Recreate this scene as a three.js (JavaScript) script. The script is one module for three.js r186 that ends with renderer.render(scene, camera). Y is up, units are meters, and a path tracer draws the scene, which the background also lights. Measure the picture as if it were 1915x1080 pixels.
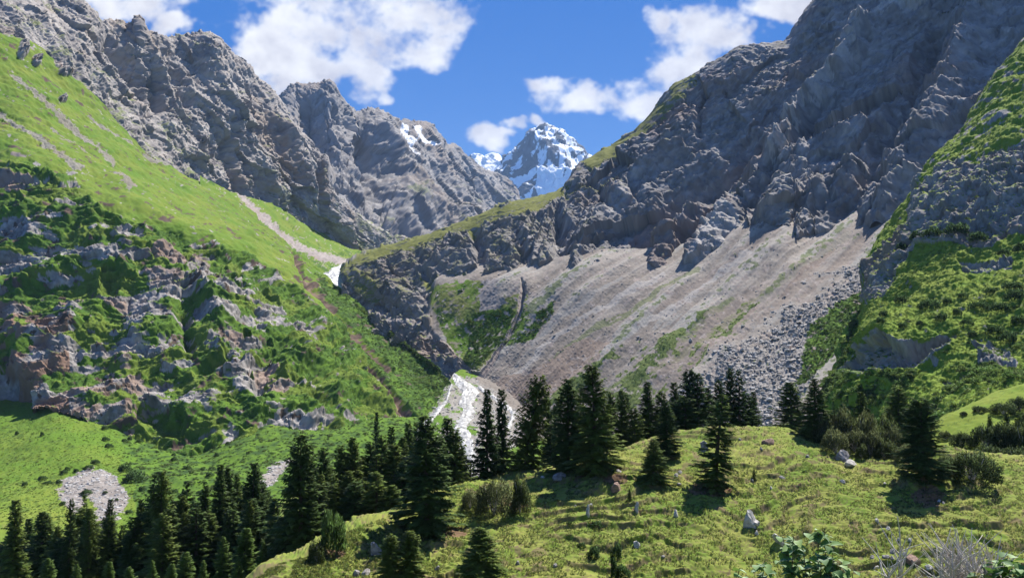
import * as THREE from 'three';
import { mergeGeometries } from 'three/addons/utils/BufferGeometryUtils.js';

// ------------------------------------------------------------------ camera, exposure, sky, sun
const F = 1407, CX = 957.5, CY = 540, PITCH = Math.atan(60 / 1407), EYE = 100;   // photo pixels (1915 x 1080); eye level falls on row 600
const renderer = new THREE.WebGLRenderer({ antialias: true });
renderer.toneMapping = THREE.LinearToneMapping;
renderer.toneMappingExposure = 2.15;
renderer.shadowMap.enabled = true;
const scene = new THREE.Scene();
const camera = new THREE.PerspectiveCamera(2 * Math.atan(540 / F) * 180 / Math.PI, 1915 / 1080, 0.3, 40000);
camera.position.set(0, EYE, 0);
camera.rotation.x = PITCH;
const SUN_AZ = 34 * Math.PI / 180, SUN_EL = 53 * Math.PI / 180;                    // right of the view direction, height
const sunDir = new THREE.Vector3(Math.sin(SUN_AZ) * Math.cos(SUN_EL), Math.sin(SUN_EL), -Math.cos(SUN_AZ) * Math.cos(SUN_EL));
const sun = new THREE.DirectionalLight(new THREE.Color(1, 0.955, 0.88), 5);
sun.position.copy(sunDir).multiplyScalar(3000); sun.target.position.set(0, 0, -400);
sun.castShadow = true; sun.shadow.mapSize.set(4096, 4096);
Object.assign(sun.shadow.camera, { left: -1500, right: 1500, top: 1500, bottom: -1500, near: 10, far: 8000 });
scene.add(sun, sun.target);
scene.fog = new THREE.FogExp2(new THREE.Color(0.5, 0.72, 1.0), 0.000028);

// ------------------------------------------------------------------ small maths
function rng(seed) { let a = seed >>> 0; return () => { a = (a + 0x6D2B79F5) >>> 0; let t = a; t = Math.imul(t ^ (t >>> 15), t | 1); t ^= t + Math.imul(t ^ (t >>> 7), t | 61); return ((t ^ (t >>> 14)) >>> 0) / 4294967296; }; }
const PERM = new Uint8Array(512), GRAD = new Float32Array(768);
{ const r = rng(7); const p = [...Array(256).keys()]; for (let i = 255; i > 0; i--) { const j = Math.floor(r() * (i + 1)); [p[i], p[j]] = [p[j], p[i]]; }
  for (let i = 0; i < 512; i++) PERM[i] = p[i & 255];
  for (let i = 0; i < 256; i++) { const z = r() * 2 - 1, a = r() * 6.2832, s = Math.sqrt(1 - z * z); GRAD[i * 3] = s * Math.cos(a); GRAD[i * 3 + 1] = s * Math.sin(a); GRAD[i * 3 + 2] = z; } }
function gr(h, x, y, z) { h *= 3; return GRAD[h] * x + GRAD[h + 1] * y + GRAD[h + 2] * z; }
function n3(x, y, z) {
  const X = Math.floor(x), Y = Math.floor(y), Z = Math.floor(z); x -= X; y -= Y; z -= Z;
  const u = x * x * x * (x * (x * 6 - 15) + 10), v = y * y * y * (y * (y * 6 - 15) + 10), w = z * z * z * (z * (z * 6 - 15) + 10);
  const a = PERM[X & 255], b = PERM[(X + 1) & 255], y0 = Y & 255, y1 = (Y + 1) & 255, z0 = Z & 255, z1 = (Z + 1) & 255;
  const aa = PERM[a + y0], ab = PERM[a + y1], ba = PERM[b + y0], bb = PERM[b + y1];
  const l = (s, p, q) => p + s * (q - p);
  return 1.5 * l(w, l(v, l(u, gr(PERM[aa + z0], x, y, z), gr(PERM[ba + z0], x - 1, y, z)), l(u, gr(PERM[ab + z0], x, y - 1, z), gr(PERM[bb + z0], x - 1, y - 1, z))),
    l(v, l(u, gr(PERM[aa + z1], x, y, z - 1), gr(PERM[ba + z1], x - 1, y, z - 1)), l(u, gr(PERM[ab + z1], x, y - 1, z - 1), gr(PERM[bb + z1], x - 1, y - 1, z - 1))));
}
function fbm(x, y, z, o = 4, g = 0.5) { let s = 0, a = 1; for (let i = 0; i < o; i++) { s += a * n3(x, y, z); x = x * 2.03 + 11.3; y = y * 2.03 - 7.1; z = z * 2.03 + 3.7; a *= g; } return s; }
function ridged(x, y, z, o = 4, g = 0.5) { let s = 0, a = 1, w = 1; for (let i = 0; i < o; i++) { let n = 1 - Math.abs(n3(x, y, z)) * 1.25; n = n * n * w; w = clamp(n * 1.8, 0.25, 1); s += a * n; x = x * 2.07 + 5.1; y = y * 2.07 + 9.2; z = z * 2.07 - 3.3; a *= g; } return s; }
function hash3(x, y, z) { let h = Math.imul(x, 374761393) ^ Math.imul(y, 668265263) ^ Math.imul(z, 2147483647 - 1274126177); h = Math.imul(h ^ (h >>> 13), 1274126177); return (h ^ (h >>> 16)) >>> 0; }
let blockId = 0;
function blocks(x, y, z, tilt = 1) {                   // angular rock: each cell is a tilted plane at its own height
  const X = Math.floor(x), Y = Math.floor(y), Z = Math.floor(z); let best = 9, bh = 0, bx = 0, by = 0, bz = 0;
  for (let i = -1; i < 2; i++) for (let j = -1; j < 2; j++) for (let k = -1; k < 2; k++) {
    const h = hash3(X + i, Y + j, Z + k), dx = X + i + (h & 1023) / 1023 - x, dy = Y + j + ((h >>> 10) & 1023) / 1023 - y, dz = Z + k + ((h >>> 20) & 1023) / 1023 - z, d = dx * dx + dy * dy + dz * dz;
    if (d < best) { best = d; bh = h; bx = dx; by = dy; bz = dz; }
  }
  const r = Math.imul(bh, 2654435761) >>> 0; blockId = (r >>> 8) & 255;
  const o = (r & 255) / 255 - 0.5, a = ((r >>> 8) & 255) / 128 - 1, b = ((r >>> 16) & 255) / 128 - 1, c = ((r >>> 24) & 255) / 128 - 1;
  return o - tilt * (a * bx + b * by + c * bz);
}
const clamp = (x, a = 0, b = 1) => x < a ? a : x > b ? b : x;
const smooth = (a, b, x) => { const t = clamp((x - a) / (b - a)); return t * t * (3 - 2 * t); };
const mix = (a, b, t) => a + (b - a) * t;
const SP = Math.sin(PITCH), CP = Math.cos(PITCH);
function P(px, py, d, out = new THREE.Vector3()) {     // photo pixel + depth in metres -> world
  const x = (px - CX) / F * d, y = -(py - CY) / F * d; return out.set(x, EYE + y * CP + d * SP, y * SP - d * CP);
}
function proj(x, y, z) { y -= EYE; const d = y * SP - z * CP, v = y * CP + z * SP; return [CX + x / d * F, CY - v / d * F, d]; }
function line(pts, w, extra = {}) { let x0 = 1e9, x1 = -1e9, y0 = 1e9, y1 = -1e9; for (const [x, y] of pts) { x0 = Math.min(x0, x); x1 = Math.max(x1, x); y0 = Math.min(y0, y); y1 = Math.max(y1, y); } return { pts, w, x0: x0 - w * 1.3, x1: x1 + w * 1.3, y0: y0 - w * 1.3, y1: y1 + w * 1.3, ...extra }; }
function dSeg(x, y, a, b) { const dx = b[0] - a[0], dy = b[1] - a[1], t = clamp(((x - a[0]) * dx + (y - a[1]) * dy) / (dx * dx + dy * dy + 1e-9)); return Math.hypot(x - a[0] - t * dx, y - a[1] - t * dy); }
function near(l, x, y) {                               // 1 on the line, 0 at its width
  if (x < l.x0 || x > l.x1 || y < l.y0 || y > l.y1) return 0; let m = 1e9;
  for (let i = 0; i + 1 < l.pts.length; i++) m = Math.min(m, dSeg(x, y, l.pts[i], l.pts[i + 1]));
  return clamp(1 - m / l.w);
}
function poly(pts, m = 30) { const l = line(pts, m); return l; }
function inside(g, x, y) {                             // signed distance in pixels, positive inside, -40 when far
  if (x < g.x0 || x > g.x1 || y < g.y0 || y > g.y1) return -40; let m = 1e9, c = false; const p = g.pts;
  for (let i = 0, j = p.length - 1; i < p.length; j = i++) {
    m = Math.min(m, dSeg(x, y, p[j], p[i]));
    if ((p[i][1] > y) !== (p[j][1] > y) && x < (p[j][0] - p[i][0]) * (y - p[i][1]) / (p[j][1] - p[i][1]) + p[i][0]) c = !c;
  }
  return c ? m : -m;
}
const zoomed = (x0, y0, k, pts) => pts.map(([x, y]) => [x0 + x / k, y0 + y / k]);

// ------------------------------------------------------------------ the sky: blue air and fair-weather cumulus
{
  const W = 4096, H = 2048, data = new Float32Array(W * H * 4), E = 2.15;
  const lobes = [[650, 45, 215, 90], [570, 110, 150, 68], [760, 40, 125, 80], [795, 92, 85, 42], [500, 92, 75, 48], [690, 150, 60, 48], [715, 178, 26, 22], [530, 155, 45, 38], [620, 130, 70, 40],
    [245, 8, 110, 38], [310, 34, 46, 26], [190, -10, 70, 30], [1310, 62, 105, 60], [1222, 42, 36, 28], [1275, 135, 68, 60], [1225, 190, 75, 36], [1085, 188, 100, 28], [1028, 162, 46, 20], [1150, 200, 60, 28], [1385, 70, 50, 34],
    [1465, 8, 105, 40], [1500, 30, 50, 25], [913, 254, 44, 26], [972, 229, 25, 17], [1010, 224, 24, 14], [940, 245, 30, 16]];
  for (let r = 0; r < H; r++) {
    const up = ((r + 0.5) / H - 0.5) * Math.PI, y = Math.sin(up), cu = Math.cos(up);
    const t = 1 - Math.exp(-clamp(y) / 0.19), sky = [mix(0.25, 0.012, t), mix(0.54, 0.15, t), mix(1.05, 0.60, t)];
    for (let c = 0; c < W; c++) {
      const ro = ((c + 0.5) / W - 0.5) * 2 * Math.PI, x = Math.cos(ro) * cu, z = Math.sin(ro) * cu;
      let a = 0, lit = 1;
      if (y > 0.02) {
        const dz = y * SP - z * CP, vy = y * CP + z * SP; let px = 9e3, py = 9e3; if (dz > 0.15) { px = CX + x / dz * F; py = CY - vy / dz * F; }
        const mx = Math.max(Math.abs(px - CX) - 1000, -90 - py, 0), ins = dz > 0.15 ? 1 - smooth(0, 260, mx) : 0;
        let dens = 0;
        if (ins > 0 && py < 460) {
          const wx = px + 22 * fbm(px / 70, py / 55, 1.5, 4, 0.55), wy = py + 16 * fbm(px / 70, py / 55, 7.5, 4, 0.55); let b = -1.2;
          for (const [cx, cy, rx, ry] of lobes) { const q = ((wx - cx) / rx) ** 2 + ((wy - cy) / ry) ** 2; if (q < 2.4) b = Math.max(b, 1 - q); }
          dens += ins * (b * 0.85 + 0.72 * fbm(px / 85, py / 68, 3.3, 7, 0.6));
        }
        if (ins < 1) { const k = 1 / (y + 0.18); dens += (1 - ins) * (2.1 * fbm(x * k * 1.5, z * k * 1.5, 9.1, 6, 0.55) - 0.62); }
        a = Math.pow(smooth(-0.12, 0.85, dens), 0.9);
        if (a > 0) { const s1 = fbm(x * 22, y * 30, z * 22 + 5, 5, 0.55); lit = clamp(0.92 + 0.24 * s1 + 0.12 * smooth(1.0, 0.1, dens), 0.62, 1.12); a *= 0.97; }
      }
      const i = (r * W + c) * 4, cl = [0.90 * lit, 0.915 * lit, 0.98 * Math.pow(lit, 0.75)];
      for (let k = 0; k < 3; k++) data[i + k] = mix(sky[k], cl[k], a) / E;
      data[i + 3] = 1;
    }
  }
  const tex = new THREE.DataTexture(data, W, H, THREE.RGBAFormat, THREE.FloatType);
  tex.mapping = THREE.EquirectangularReflectionMapping; tex.magFilter = tex.minFilter = THREE.LinearFilter; tex.needsUpdate = true;
  scene.background = tex; scene.environment = tex;
}

// ------------------------------------------------------------------ lofted terrain
function rowSampler(row) {
  const p = row.p, n = p.length, md = new Float64Array(n), my = new Float64Array(n);
  const tang = (k, m) => { for (let i = 0; i < n; i++) { const a = Math.max(0, i - 1), b = Math.min(n - 1, i + 1); if (i === 0 || i === n - 1) { m[i] = (p[b][k] - p[a][k]) / (p[b][0] - p[a][0]); continue; } const s0 = (p[i][k] - p[i - 1][k]) / (p[i][0] - p[i - 1][0]), s1 = (p[i + 1][k] - p[i][k]) / (p[i + 1][0] - p[i][0]); m[i] = s0 * s1 <= 0 ? 0 : 2 * s0 * s1 / (s0 + s1); } };
  tang(1, my); tang(2, md);
  return (x) => {
    let i = 0; while (i < n - 2 && x > p[i + 1][0]) i++;
    const h = p[i + 1][0] - p[i][0], t = clamp((x - p[i][0]) / h), t2 = t * t, t3 = t2 * t, H = (k, m) => (2 * t3 - 3 * t2 + 1) * p[i][k] + (t3 - 2 * t2 + t) * h * m[i] + (3 * t2 - 2 * t3) * p[i + 1][k] + (t3 - t2) * h * m[i + 1];
    return [row.sharp ? mix(p[i][1], p[i + 1][1], t) : H(1, my), H(2, md)];
  };
}
const terrainMat = new THREE.MeshPhysicalMaterial({ vertexColors: true, roughness: 1, specularIntensity: 0.3 });
terrainMat.name = 'mountain_ground';
const ver = new THREE.Vector3();
function makePatch(name, o) {
  const { rows, x0, x1, res = 1.8, resY = res } = o, nc = Math.ceil((x1 - x0) / res) + 1, S = rows.map(rowSampler), K = rows.length;
  const ctl = [];                                       // control points per row and column
  for (let k = 0; k < K; k++) { const a = new Float64Array(nc * 3); for (let c = 0; c < nc; c++) { const px = x0 + (x1 - x0) * c / (nc - 1), [py, d] = S[k](px); P(px, py, d, ver); a[c * 3] = ver.x; a[c * 3 + 1] = ver.y; a[c * 3 + 2] = ver.z; } ctl.push(a); }
  const sub = [];
  for (let k = 0; k + 1 < K; k++) { let m = 0; for (let c = 0; c < nc; c += 8) { const px = x0 + (x1 - x0) * c / (nc - 1); m = Math.max(m, S[k + 1](px)[0] - S[k](px)[0]); } sub.push(Math.max(3, Math.min(400, Math.ceil(m / resY)))); }
  let backRows = 0;
  if (o.back) {                                         // the far side of the ridge
    for (const [away, down] of [[0.45, 0.12], [1, 0.7]]) { const a = new Float64Array(nc * 3), top = ctl[backRows ? 1 : 0]; const src = ctl[backRows];
      for (let c = 0; c < nc; c++) { const x = src[c * 3], z = src[c * 3 + 2], l = Math.hypot(x, z); a[c * 3] = x + x / l * o.back * away; a[c * 3 + 1] = src[c * 3 + 1] - o.back * down; a[c * 3 + 2] = z + z / l * o.back * away; }
      ctl.unshift(a); sub.unshift(backRows ? 6 : 14); backRows++; }
  }
  const KK = ctl.length, nr = sub.reduce((a, b) => a + b, 0) + 1, N = nr * nc;
  const pos = new Float32Array(N * 3), nor = new Float32Array(N * 3), pix = new Float32Array(N * 2);
  const pt = [0, 0, 0], q = (k, c, j) => ctl[k][c * 3 + j];
  for (let c = 0; c < nc; c++) {
    const h = []; for (let k = 0; k + 1 < KK; k++) h.push(Math.hypot(q(k + 1, c, 0) - q(k, c, 0), q(k + 1, c, 1) - q(k, c, 1), q(k + 1, c, 2) - q(k, c, 2)) + 1e-6);
    const tan = []; for (let k = 0; k < KK; k++) { const t = []; for (let j = 0; j < 3; j++) { if (k === 0) t.push((q(1, c, j) - q(0, c, j)) / h[0]); else if (k === KK - 1) t.push((q(k, c, j) - q(k - 1, c, j)) / h[k - 1]); else t.push(((q(k, c, j) - q(k - 1, c, j)) / h[k - 1] * h[k] + (q(k + 1, c, j) - q(k, c, j)) / h[k] * h[k - 1]) / (h[k] + h[k - 1])); } tan.push(t); }
    let r = 0;
    for (let k = 0; k + 1 < KK; k++) for (let s = 0; s < sub[k] + (k === KK - 2 ? 1 : 0); s++, r++) {
      const t = s / sub[k], t2 = t * t, t3 = t2 * t, a = 2 * t3 - 3 * t2 + 1, b = (t3 - 2 * t2 + t) * h[k], cc = 3 * t2 - 2 * t3, dd = (t3 - t2) * h[k], i = r * nc + c;
      for (let j = 0; j < 3; j++) pos[i * 3 + j] = a * q(k, c, j) + b * tan[k][j] + cc * q(k + 1, c, j) + dd * tan[k + 1][j];
      const f = proj(pos[i * 3], pos[i * 3 + 1], pos[i * 3 + 2]); pix[i * 2] = f[0]; pix[i * 2 + 1] = f[1];
    }
  }
  const normals = (out) => { for (let r = 0; r < nr; r++) for (let c = 0; c < nc; c++) { const i = r * nc + c, l = (c ? i - 1 : i) * 3, g = (c < nc - 1 ? i + 1 : i) * 3, u = (r ? i - nc : i) * 3, d = (r < nr - 1 ? i + nc : i) * 3;
    const ax = pos[d] - pos[u], ay = pos[d + 1] - pos[u + 1], az = pos[d + 2] - pos[u + 2], bx = pos[g] - pos[l], by = pos[g + 1] - pos[l + 1], bz = pos[g + 2] - pos[l + 2];
    let x = ay * bz - az * by, y = az * bx - ax * bz, z = ax * by - ay * bx; const m = Math.hypot(x, y, z) || 1; out[i * 3] = x / m; out[i * 3 + 1] = y / m; out[i * 3 + 2] = z / m; } };
  const skyline = new Float32Array(nc); for (let c = 0; c < nc; c++) skyline[c] = S[0](x0 + (x1 - x0) * c / (nc - 1))[0];
  normals(nor);
  const base = pos.slice(), bn = nor.slice(), aux = new Float32Array(N * 4), A = [0, 0, 0, 0], col = new Float32Array(N * 3), C = [0, 0, 0];
  for (let i = 0; i < N; i++) {
    A[0] = A[1] = A[2] = A[3] = 0;
    const h = o.height(pix[i * 2], pix[i * 2 + 1], base[i * 3], base[i * 3 + 1], base[i * 3 + 2], A, pix[i * 2 + 1] - skyline[i % nc]);
    aux[i * 4] = A[0]; aux[i * 4 + 1] = A[1]; aux[i * 4 + 2] = A[2]; aux[i * 4 + 3] = A[3];
    pos[i * 3] += bn[i * 3] * h; pos[i * 3 + 1] += bn[i * 3 + 1] * h; pos[i * 3 + 2] += bn[i * 3 + 2] * h;
  }
  normals(nor);
  for (let i = 0; i < N; i++) {
    for (let j = 0; j < 4; j++) A[j] = aux[i * 4 + j];
    o.color(pix[i * 2], pix[i * 2 + 1], base[i * 3], base[i * 3 + 1], base[i * 3 + 2], A, nor[i * 3 + 1], C); aux[i * 4 + 3] = A[3];
    col[i * 3] = C[0] * 0.9; col[i * 3 + 1] = C[1] * 0.9; col[i * 3 + 2] = C[2] * 0.9;
  }
  const index = new Uint32Array((nr - 1) * (nc - 1) * 6); let k = 0;
  for (let r = 0; r + 1 < nr; r++) for (let c = 0; c + 1 < nc; c++) { const i = r * nc + c; index[k++] = i; index[k++] = i + nc; index[k++] = i + 1; index[k++] = i + 1; index[k++] = i + nc; index[k++] = i + nc + 1; }
  const g = new THREE.BufferGeometry(); g.setAttribute('position', new THREE.BufferAttribute(pos, 3)); g.setAttribute('normal', new THREE.BufferAttribute(nor, 3)); g.setAttribute('color', new THREE.BufferAttribute(col, 3)); g.setIndex(new THREE.BufferAttribute(index, 1));
  const mesh = new THREE.Mesh(g, terrainMat); mesh.name = name; mesh.castShadow = mesh.receiveShadow = true; mesh.userData = { kind: 'structure', label: o.label, category: o.category || 'mountain' }; scene.add(mesh);
  const first = backRows ? sub[0] + sub[1] : 0;
  const patch = { mesh, pos, nor, pix, aux, nr, nc, first,
    at(px, py) {                                        // the point of the surface seen at a pixel of its base sheet
      const cf = clamp((px - x0) / (x1 - x0)) * (nc - 1), c = Math.round(cf); let r = first;
      while (r < nr - 2 && pix[((r + 1) * nc + c) * 2 + 1] < py) r++;
      const i = r * nc + c, a = pix[i * 2 + 1], b = pix[(i + nc) * 2 + 1], t = clamp((py - a) / (b - a || 1));
      return new THREE.Vector3(mix(pos[i * 3], pos[(i + nc) * 3], t), mix(pos[i * 3 + 1], pos[(i + nc) * 3 + 1], t), mix(pos[i * 3 + 2], pos[(i + nc) * 3 + 2], t));
    },
    deep(px, d) {                                       // the point at a pixel column and a depth
      const cf = clamp((px - x0) / (x1 - x0)) * (nc - 1), c = Math.round(cf); let bi = 0, bd = 1e9;
      for (let r = 0; r < nr; r++) { const i = r * nc + c, e = Math.abs((pos[i * 3 + 1] - EYE) * SP - pos[i * 3 + 2] * CP - d); if (e < bd) { bd = e; bi = i; } }
      return new THREE.Vector3(pos[bi * 3], pos[bi * 3 + 1], pos[bi * 3 + 2]);
    } };
  return patch;
}
// pass a list of gullies (negative) and ribs (positive): each a bent V-shaped groove or wedge
function carve(list, px, py, warp = 6) { let h = 0; const wx = px + warp * n3(px / 23, py / 23, 4.2) + warp * 0.5 * n3(px / 9, py / 9, 1.2), wy = py + warp * n3(px / 23, py / 23, 8.8); for (const l of list) { const t = near(l, wx, wy); if (t > 0) h += l.h * (l.round ? Math.sqrt(t) : t); } return h; }
const put = (C, r, g, b, k = 1) => { C[0] = r * k; C[1] = g * k; C[2] = b * k; };
const over = (C, r, g, b, t) => { C[0] += (r - C[0]) * t; C[1] += (g - C[1]) * t; C[2] += (b - C[2]) * t; };
function rockTint(C, x, y, z, s, base, light, warm) {   // stone of mixed beds: patches of tone, warm stains, pale veins
  const a = fbm(x / s, y / s * 1.6, z / s, 4, 0.6), b = n3(x / (s * 3.1) + 40, y / (s * 3.1), z / (s * 3.1)), f = n3(x / s * 5.3, y / s * 5.3, z / s * 5.3 + 8) + 0.8 * n3(x / s * 11, y / s * 13, z / s * 11 + 3);
  const t = clamp(0.48 + 0.5 * a + 0.36 * f, -0.25, 1.2); for (let k = 0; k < 3; k++) C[k] = mix(base[k], light[k], t);
  const w = smooth(0.12, 0.5, b + 0.4 * a); for (let k = 0; k < 3; k++) C[k] = mix(C[k], warm[k], w * 0.75);
}

// ------------------------------------------------------------------ albedo of the ground covers (linear)
const GRASS = [0.088, 0.158, 0.018], GRASS_Y = [0.150, 0.185, 0.030], GRASS_D = [0.042, 0.090, 0.016], SHRUB = [0.030, 0.062, 0.016];
const ROCK = [0.125, 0.12, 0.125], ROCK_L = [0.30, 0.285, 0.275], ROCK_W = [0.20, 0.145, 0.11], SOIL = [0.11, 0.068, 0.045];
const mixC = (C, A, B, t) => put(C, mix(A[0], B[0], t), mix(A[1], B[1], t), mix(A[2], B[2], t));
const overC = (C, A, t) => over(C, A[0], A[1], A[2], t);

const slopeBand = poly([[-90, 60], [50, 60], [110, 115], [160, 155], [220, 215], [300, 285], [385, 330], [430, 350], [520, 370], [600, 420], [700, 440], [780, 450], [700, 520], [-90, 520]], 160);

// ---- far snow peak
makePatch('snow_peak', {
  x0: 850, x1: 1150, res: 1.3, back: 900, label: 'distant pointed snow peak with hanging glaciers at the head of the valley',
  rows: [
    { sharp: true, p: [[850, 315, 8200], [880, 303, 8100], [893, 298, 8000], [905, 299, 7900], [920, 295, 7800], [932, 296, 7600], [940, 298, 7500], [945, 289, 7400], [952, 283, 7300], [962, 280, 7250], [970, 283, 7200], [978, 272, 7100], [987, 259, 7050], [997, 249, 7000], [1008, 247, 7000], [1014, 244, 7000], [1021, 243, 7000], [1027, 245, 7000], [1038, 250, 7000], [1048, 252, 7000], [1055, 259, 7000], [1066, 268, 7000], [1075, 279, 7000], [1083, 287, 7000], [1092, 298, 7000], [1110, 312, 7000], [1150, 340, 7000]] },
    { p: [[850, 340, 7700], [900, 322, 7500], [940, 322, 7100], [985, 310, 6650], [1020, 300, 6550], [1060, 315, 6500], [1100, 335, 6500], [1150, 360, 6500]] },
    { p: [[850, 430, 6500], [1000, 425, 6100], [1150, 430, 6000]] }],
  height(px, py, x, y, z) { return 80 * (ridged(x / 700, y / 900, z / 700, 5, 0.52) - 0.9) + 20 * blocks(x / 130, y / 200, z / 130) + 9 * blocks(x / 45, y / 60, z / 45); },
  color: (() => {
    const Z = (p) => poly(zoomed(860, 200, 5.4, p), 20);
    const fields = [Z([[890, 505], [945, 540], [980, 605], [1055, 585], [1040, 700], [1110, 640], [1120, 540], [1225, 495], [1215, 620], [1140, 740], [1090, 815], [960, 835], [880, 880], [780, 890], [745, 790], [755, 660], [820, 590], [885, 575]]),
      Z([[765, 585], [725, 690], [640, 765], [560, 810], [525, 745], [580, 690], [650, 650], [705, 600]]),
      Z([[605, 445], [545, 540], [475, 620], [430, 690], [395, 675], [270, 645], [160, 585], [130, 535], [330, 505], [415, 525], [415, 625], [480, 560], [565, 470]]),
      Z([[850, 405], [890, 440], [835, 530], [785, 565], [815, 490]]), Z([[610, 955], [655, 880], [700, 840], [745, 770], [720, 840], [670, 930]])];
    const specks = Z([[975, 255], [1050, 285], [1110, 360], [1190, 480], [1080, 580], [1005, 590], [995, 400], [880, 330], [860, 240]]);
    return (px, py, x, y, z, A, up, C) => {
      put(C, 0.085, 0.09, 0.10, 1 + 0.4 * fbm(x / 90, y / 90, z / 90, 3));
      let s = -40; const jx = px + 2.4 * fbm(x / 120, y / 120, z / 120, 4, 0.6), jy = py + 2.4 * fbm(x / 120 + 9, y / 120, z / 120, 4, 0.6); for (const f of fields) s = Math.max(s, inside(f, jx, jy));
      const sp = inside(specks, px, py), veins = fbm(x / 95, y / 260, z / 95, 4, 0.65) + 0.5 * up;
      if (s > 0 || (sp > 0 && veins > 0.16) || veins > 0.6) put(C, 0.80, 0.82, 0.84, 1 - 0.06 * Math.abs(fbm(x / 260, y / 90, z / 260, 3)));
    };
  })(),
});

// ---- grey ridge behind, with the snow couloirs
{
  const gullies = [line([[660, 208], [672, 240], [690, 290], [712, 345], [735, 385], [800, 432], [860, 460]], 46, { h: -150 }), line([[572, 190], [590, 255], [610, 300], [660, 345], [720, 395], [780, 440]], 40, { h: -110 }), line([[745, 228], [760, 270], [800, 320], [850, 380]], 22, { h: -50 }), line([[830, 268], [850, 310], [905, 360], [930, 400]], 18, { h: -45 }),
    line([[640, 185], [655, 250], [690, 330], [720, 372]], 20, { h: 60 }), line([[693, 205], [735, 270], [770, 330], [850, 400], [880, 420]], 30, { h: 60 }), line([[800, 236], [840, 300], [880, 350]], 20, { h: 45 })];
  const snow = [zoomed(480, 0, 3.99, [[1080, 925], [1130, 935], [1140, 990], [1180, 1020], [1210, 1020], [1185, 1060], [1160, 1085], [1120, 1010], [1080, 960]]), zoomed(480, 0, 3.99, [[1160, 925], [1225, 935], [1235, 990], [1280, 1040], [1330, 1075], [1270, 1062], [1215, 1010], [1180, 960]]), [[770, 265], [790, 290], [782, 285], [775, 275]], [[806, 268], [815, 271], [810, 274]]].map((p) => poly(p, 12));
  makePatch('grey_ridge', {
    x0: 470, x1: 1040, res: 1.6, back: 500, label: 'jagged grey rock ridge with a snow couloir beyond the left mountain',
    rows: [
      { sharp: true, p: [[470, 200, 2500], [521, 184, 2500], [530, 176, 2500], [538, 168, 2500], [548, 160, 2500], [556, 157, 2500], [565, 160, 2500], [580, 156, 2500], [598, 158, 2500], [605, 155, 2500], [615, 151, 2500], [624, 156, 2500], [630, 167, 2520], [640, 185, 2540], [648, 199, 2560], [653, 205, 2600], [656, 211, 2600], [659, 202, 2600], [664, 211, 2620], [675, 208, 2650], [693, 204, 2680], [711, 208, 2700], [726, 213, 2750], [733, 221, 2800], [741, 227, 2850], [746, 230, 2900], [758, 228, 2950], [763, 232, 2980], [783, 231, 3000], [796, 231, 3050], [806, 237, 3100], [816, 250, 3150], [828, 265, 3200], [834, 274, 3220], [847, 272, 3300], [863, 282, 3350], [879, 295, 3400], [887, 307, 3450], [908, 319, 3550], [936, 327, 3650], [955, 339, 3700], [965, 356, 3720], [973, 377, 3700], [1040, 430, 3700]] },
      { p: [[470, 300, 2150], [560, 270, 2170], [640, 300, 2200], [720, 320, 2350], [800, 330, 2600], [900, 370, 3100], [970, 405, 3350], [1040, 450, 3400]] },
      { p: [[470, 420, 1850], [600, 420, 1800], [700, 430, 1850], [800, 440, 2100], [900, 450, 2500], [1040, 480, 2900]] },
      { p: [[470, 520, 1650], [700, 510, 1600], [850, 510, 1800], [1040, 520, 2300]] }],
    height(px, py, x, y, z, A, below) { const w = 60 * fbm(x / 300, y / 300, z / 300, 3), e = smooth(-4, 40, below); return 0.6 * e * carve(gullies, px, py, 5) + mix(6, 12, e) * (ridged((x + w) / 130, y / 300, (z + w) / 130, 5, 0.52) - 0.9) + mix(5, 17, e) * blocks((x * 0.75 - y * 0.65) / 170, (x * 0.65 + y * 0.75) / 55, z / 120, 1.2) + mix(3, 6, e) * blocks(x / 44, y / 70, z / 44) + 5.5 * blocks((x * 0.75 - y * 0.65) / 30, (x * 0.65 + y * 0.75) / 11, z / 24) + 3 * blocks((x * 0.75 - y * 0.65) / 14, (x * 0.65 + y * 0.75) / 5, z / 11) + 2.5 * n3(x / 8, y / 8, z / 8); },
    color(px, py, x, y, z, A, up, C) {
      rockTint(C, x, y, z, 75, [0.16, 0.15, 0.147], [0.30, 0.283, 0.27], [0.22, 0.185, 0.16]);
      if (py > 350 && fbm(x / 80, y / 80, z / 80, 4) + up * 0.8 > 1.0) overC(C, [0.12, 0.14, 0.06], 0.6);
      let s = -40; const j = 1.6 * fbm(x / 40, y / 40, z / 40, 3, 0.6); for (const f of snow) s = Math.max(s, inside(f, px + j, py + j)); if (s > 0) put(C, 0.78, 0.79, 0.81);
    },
  });
}

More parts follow.
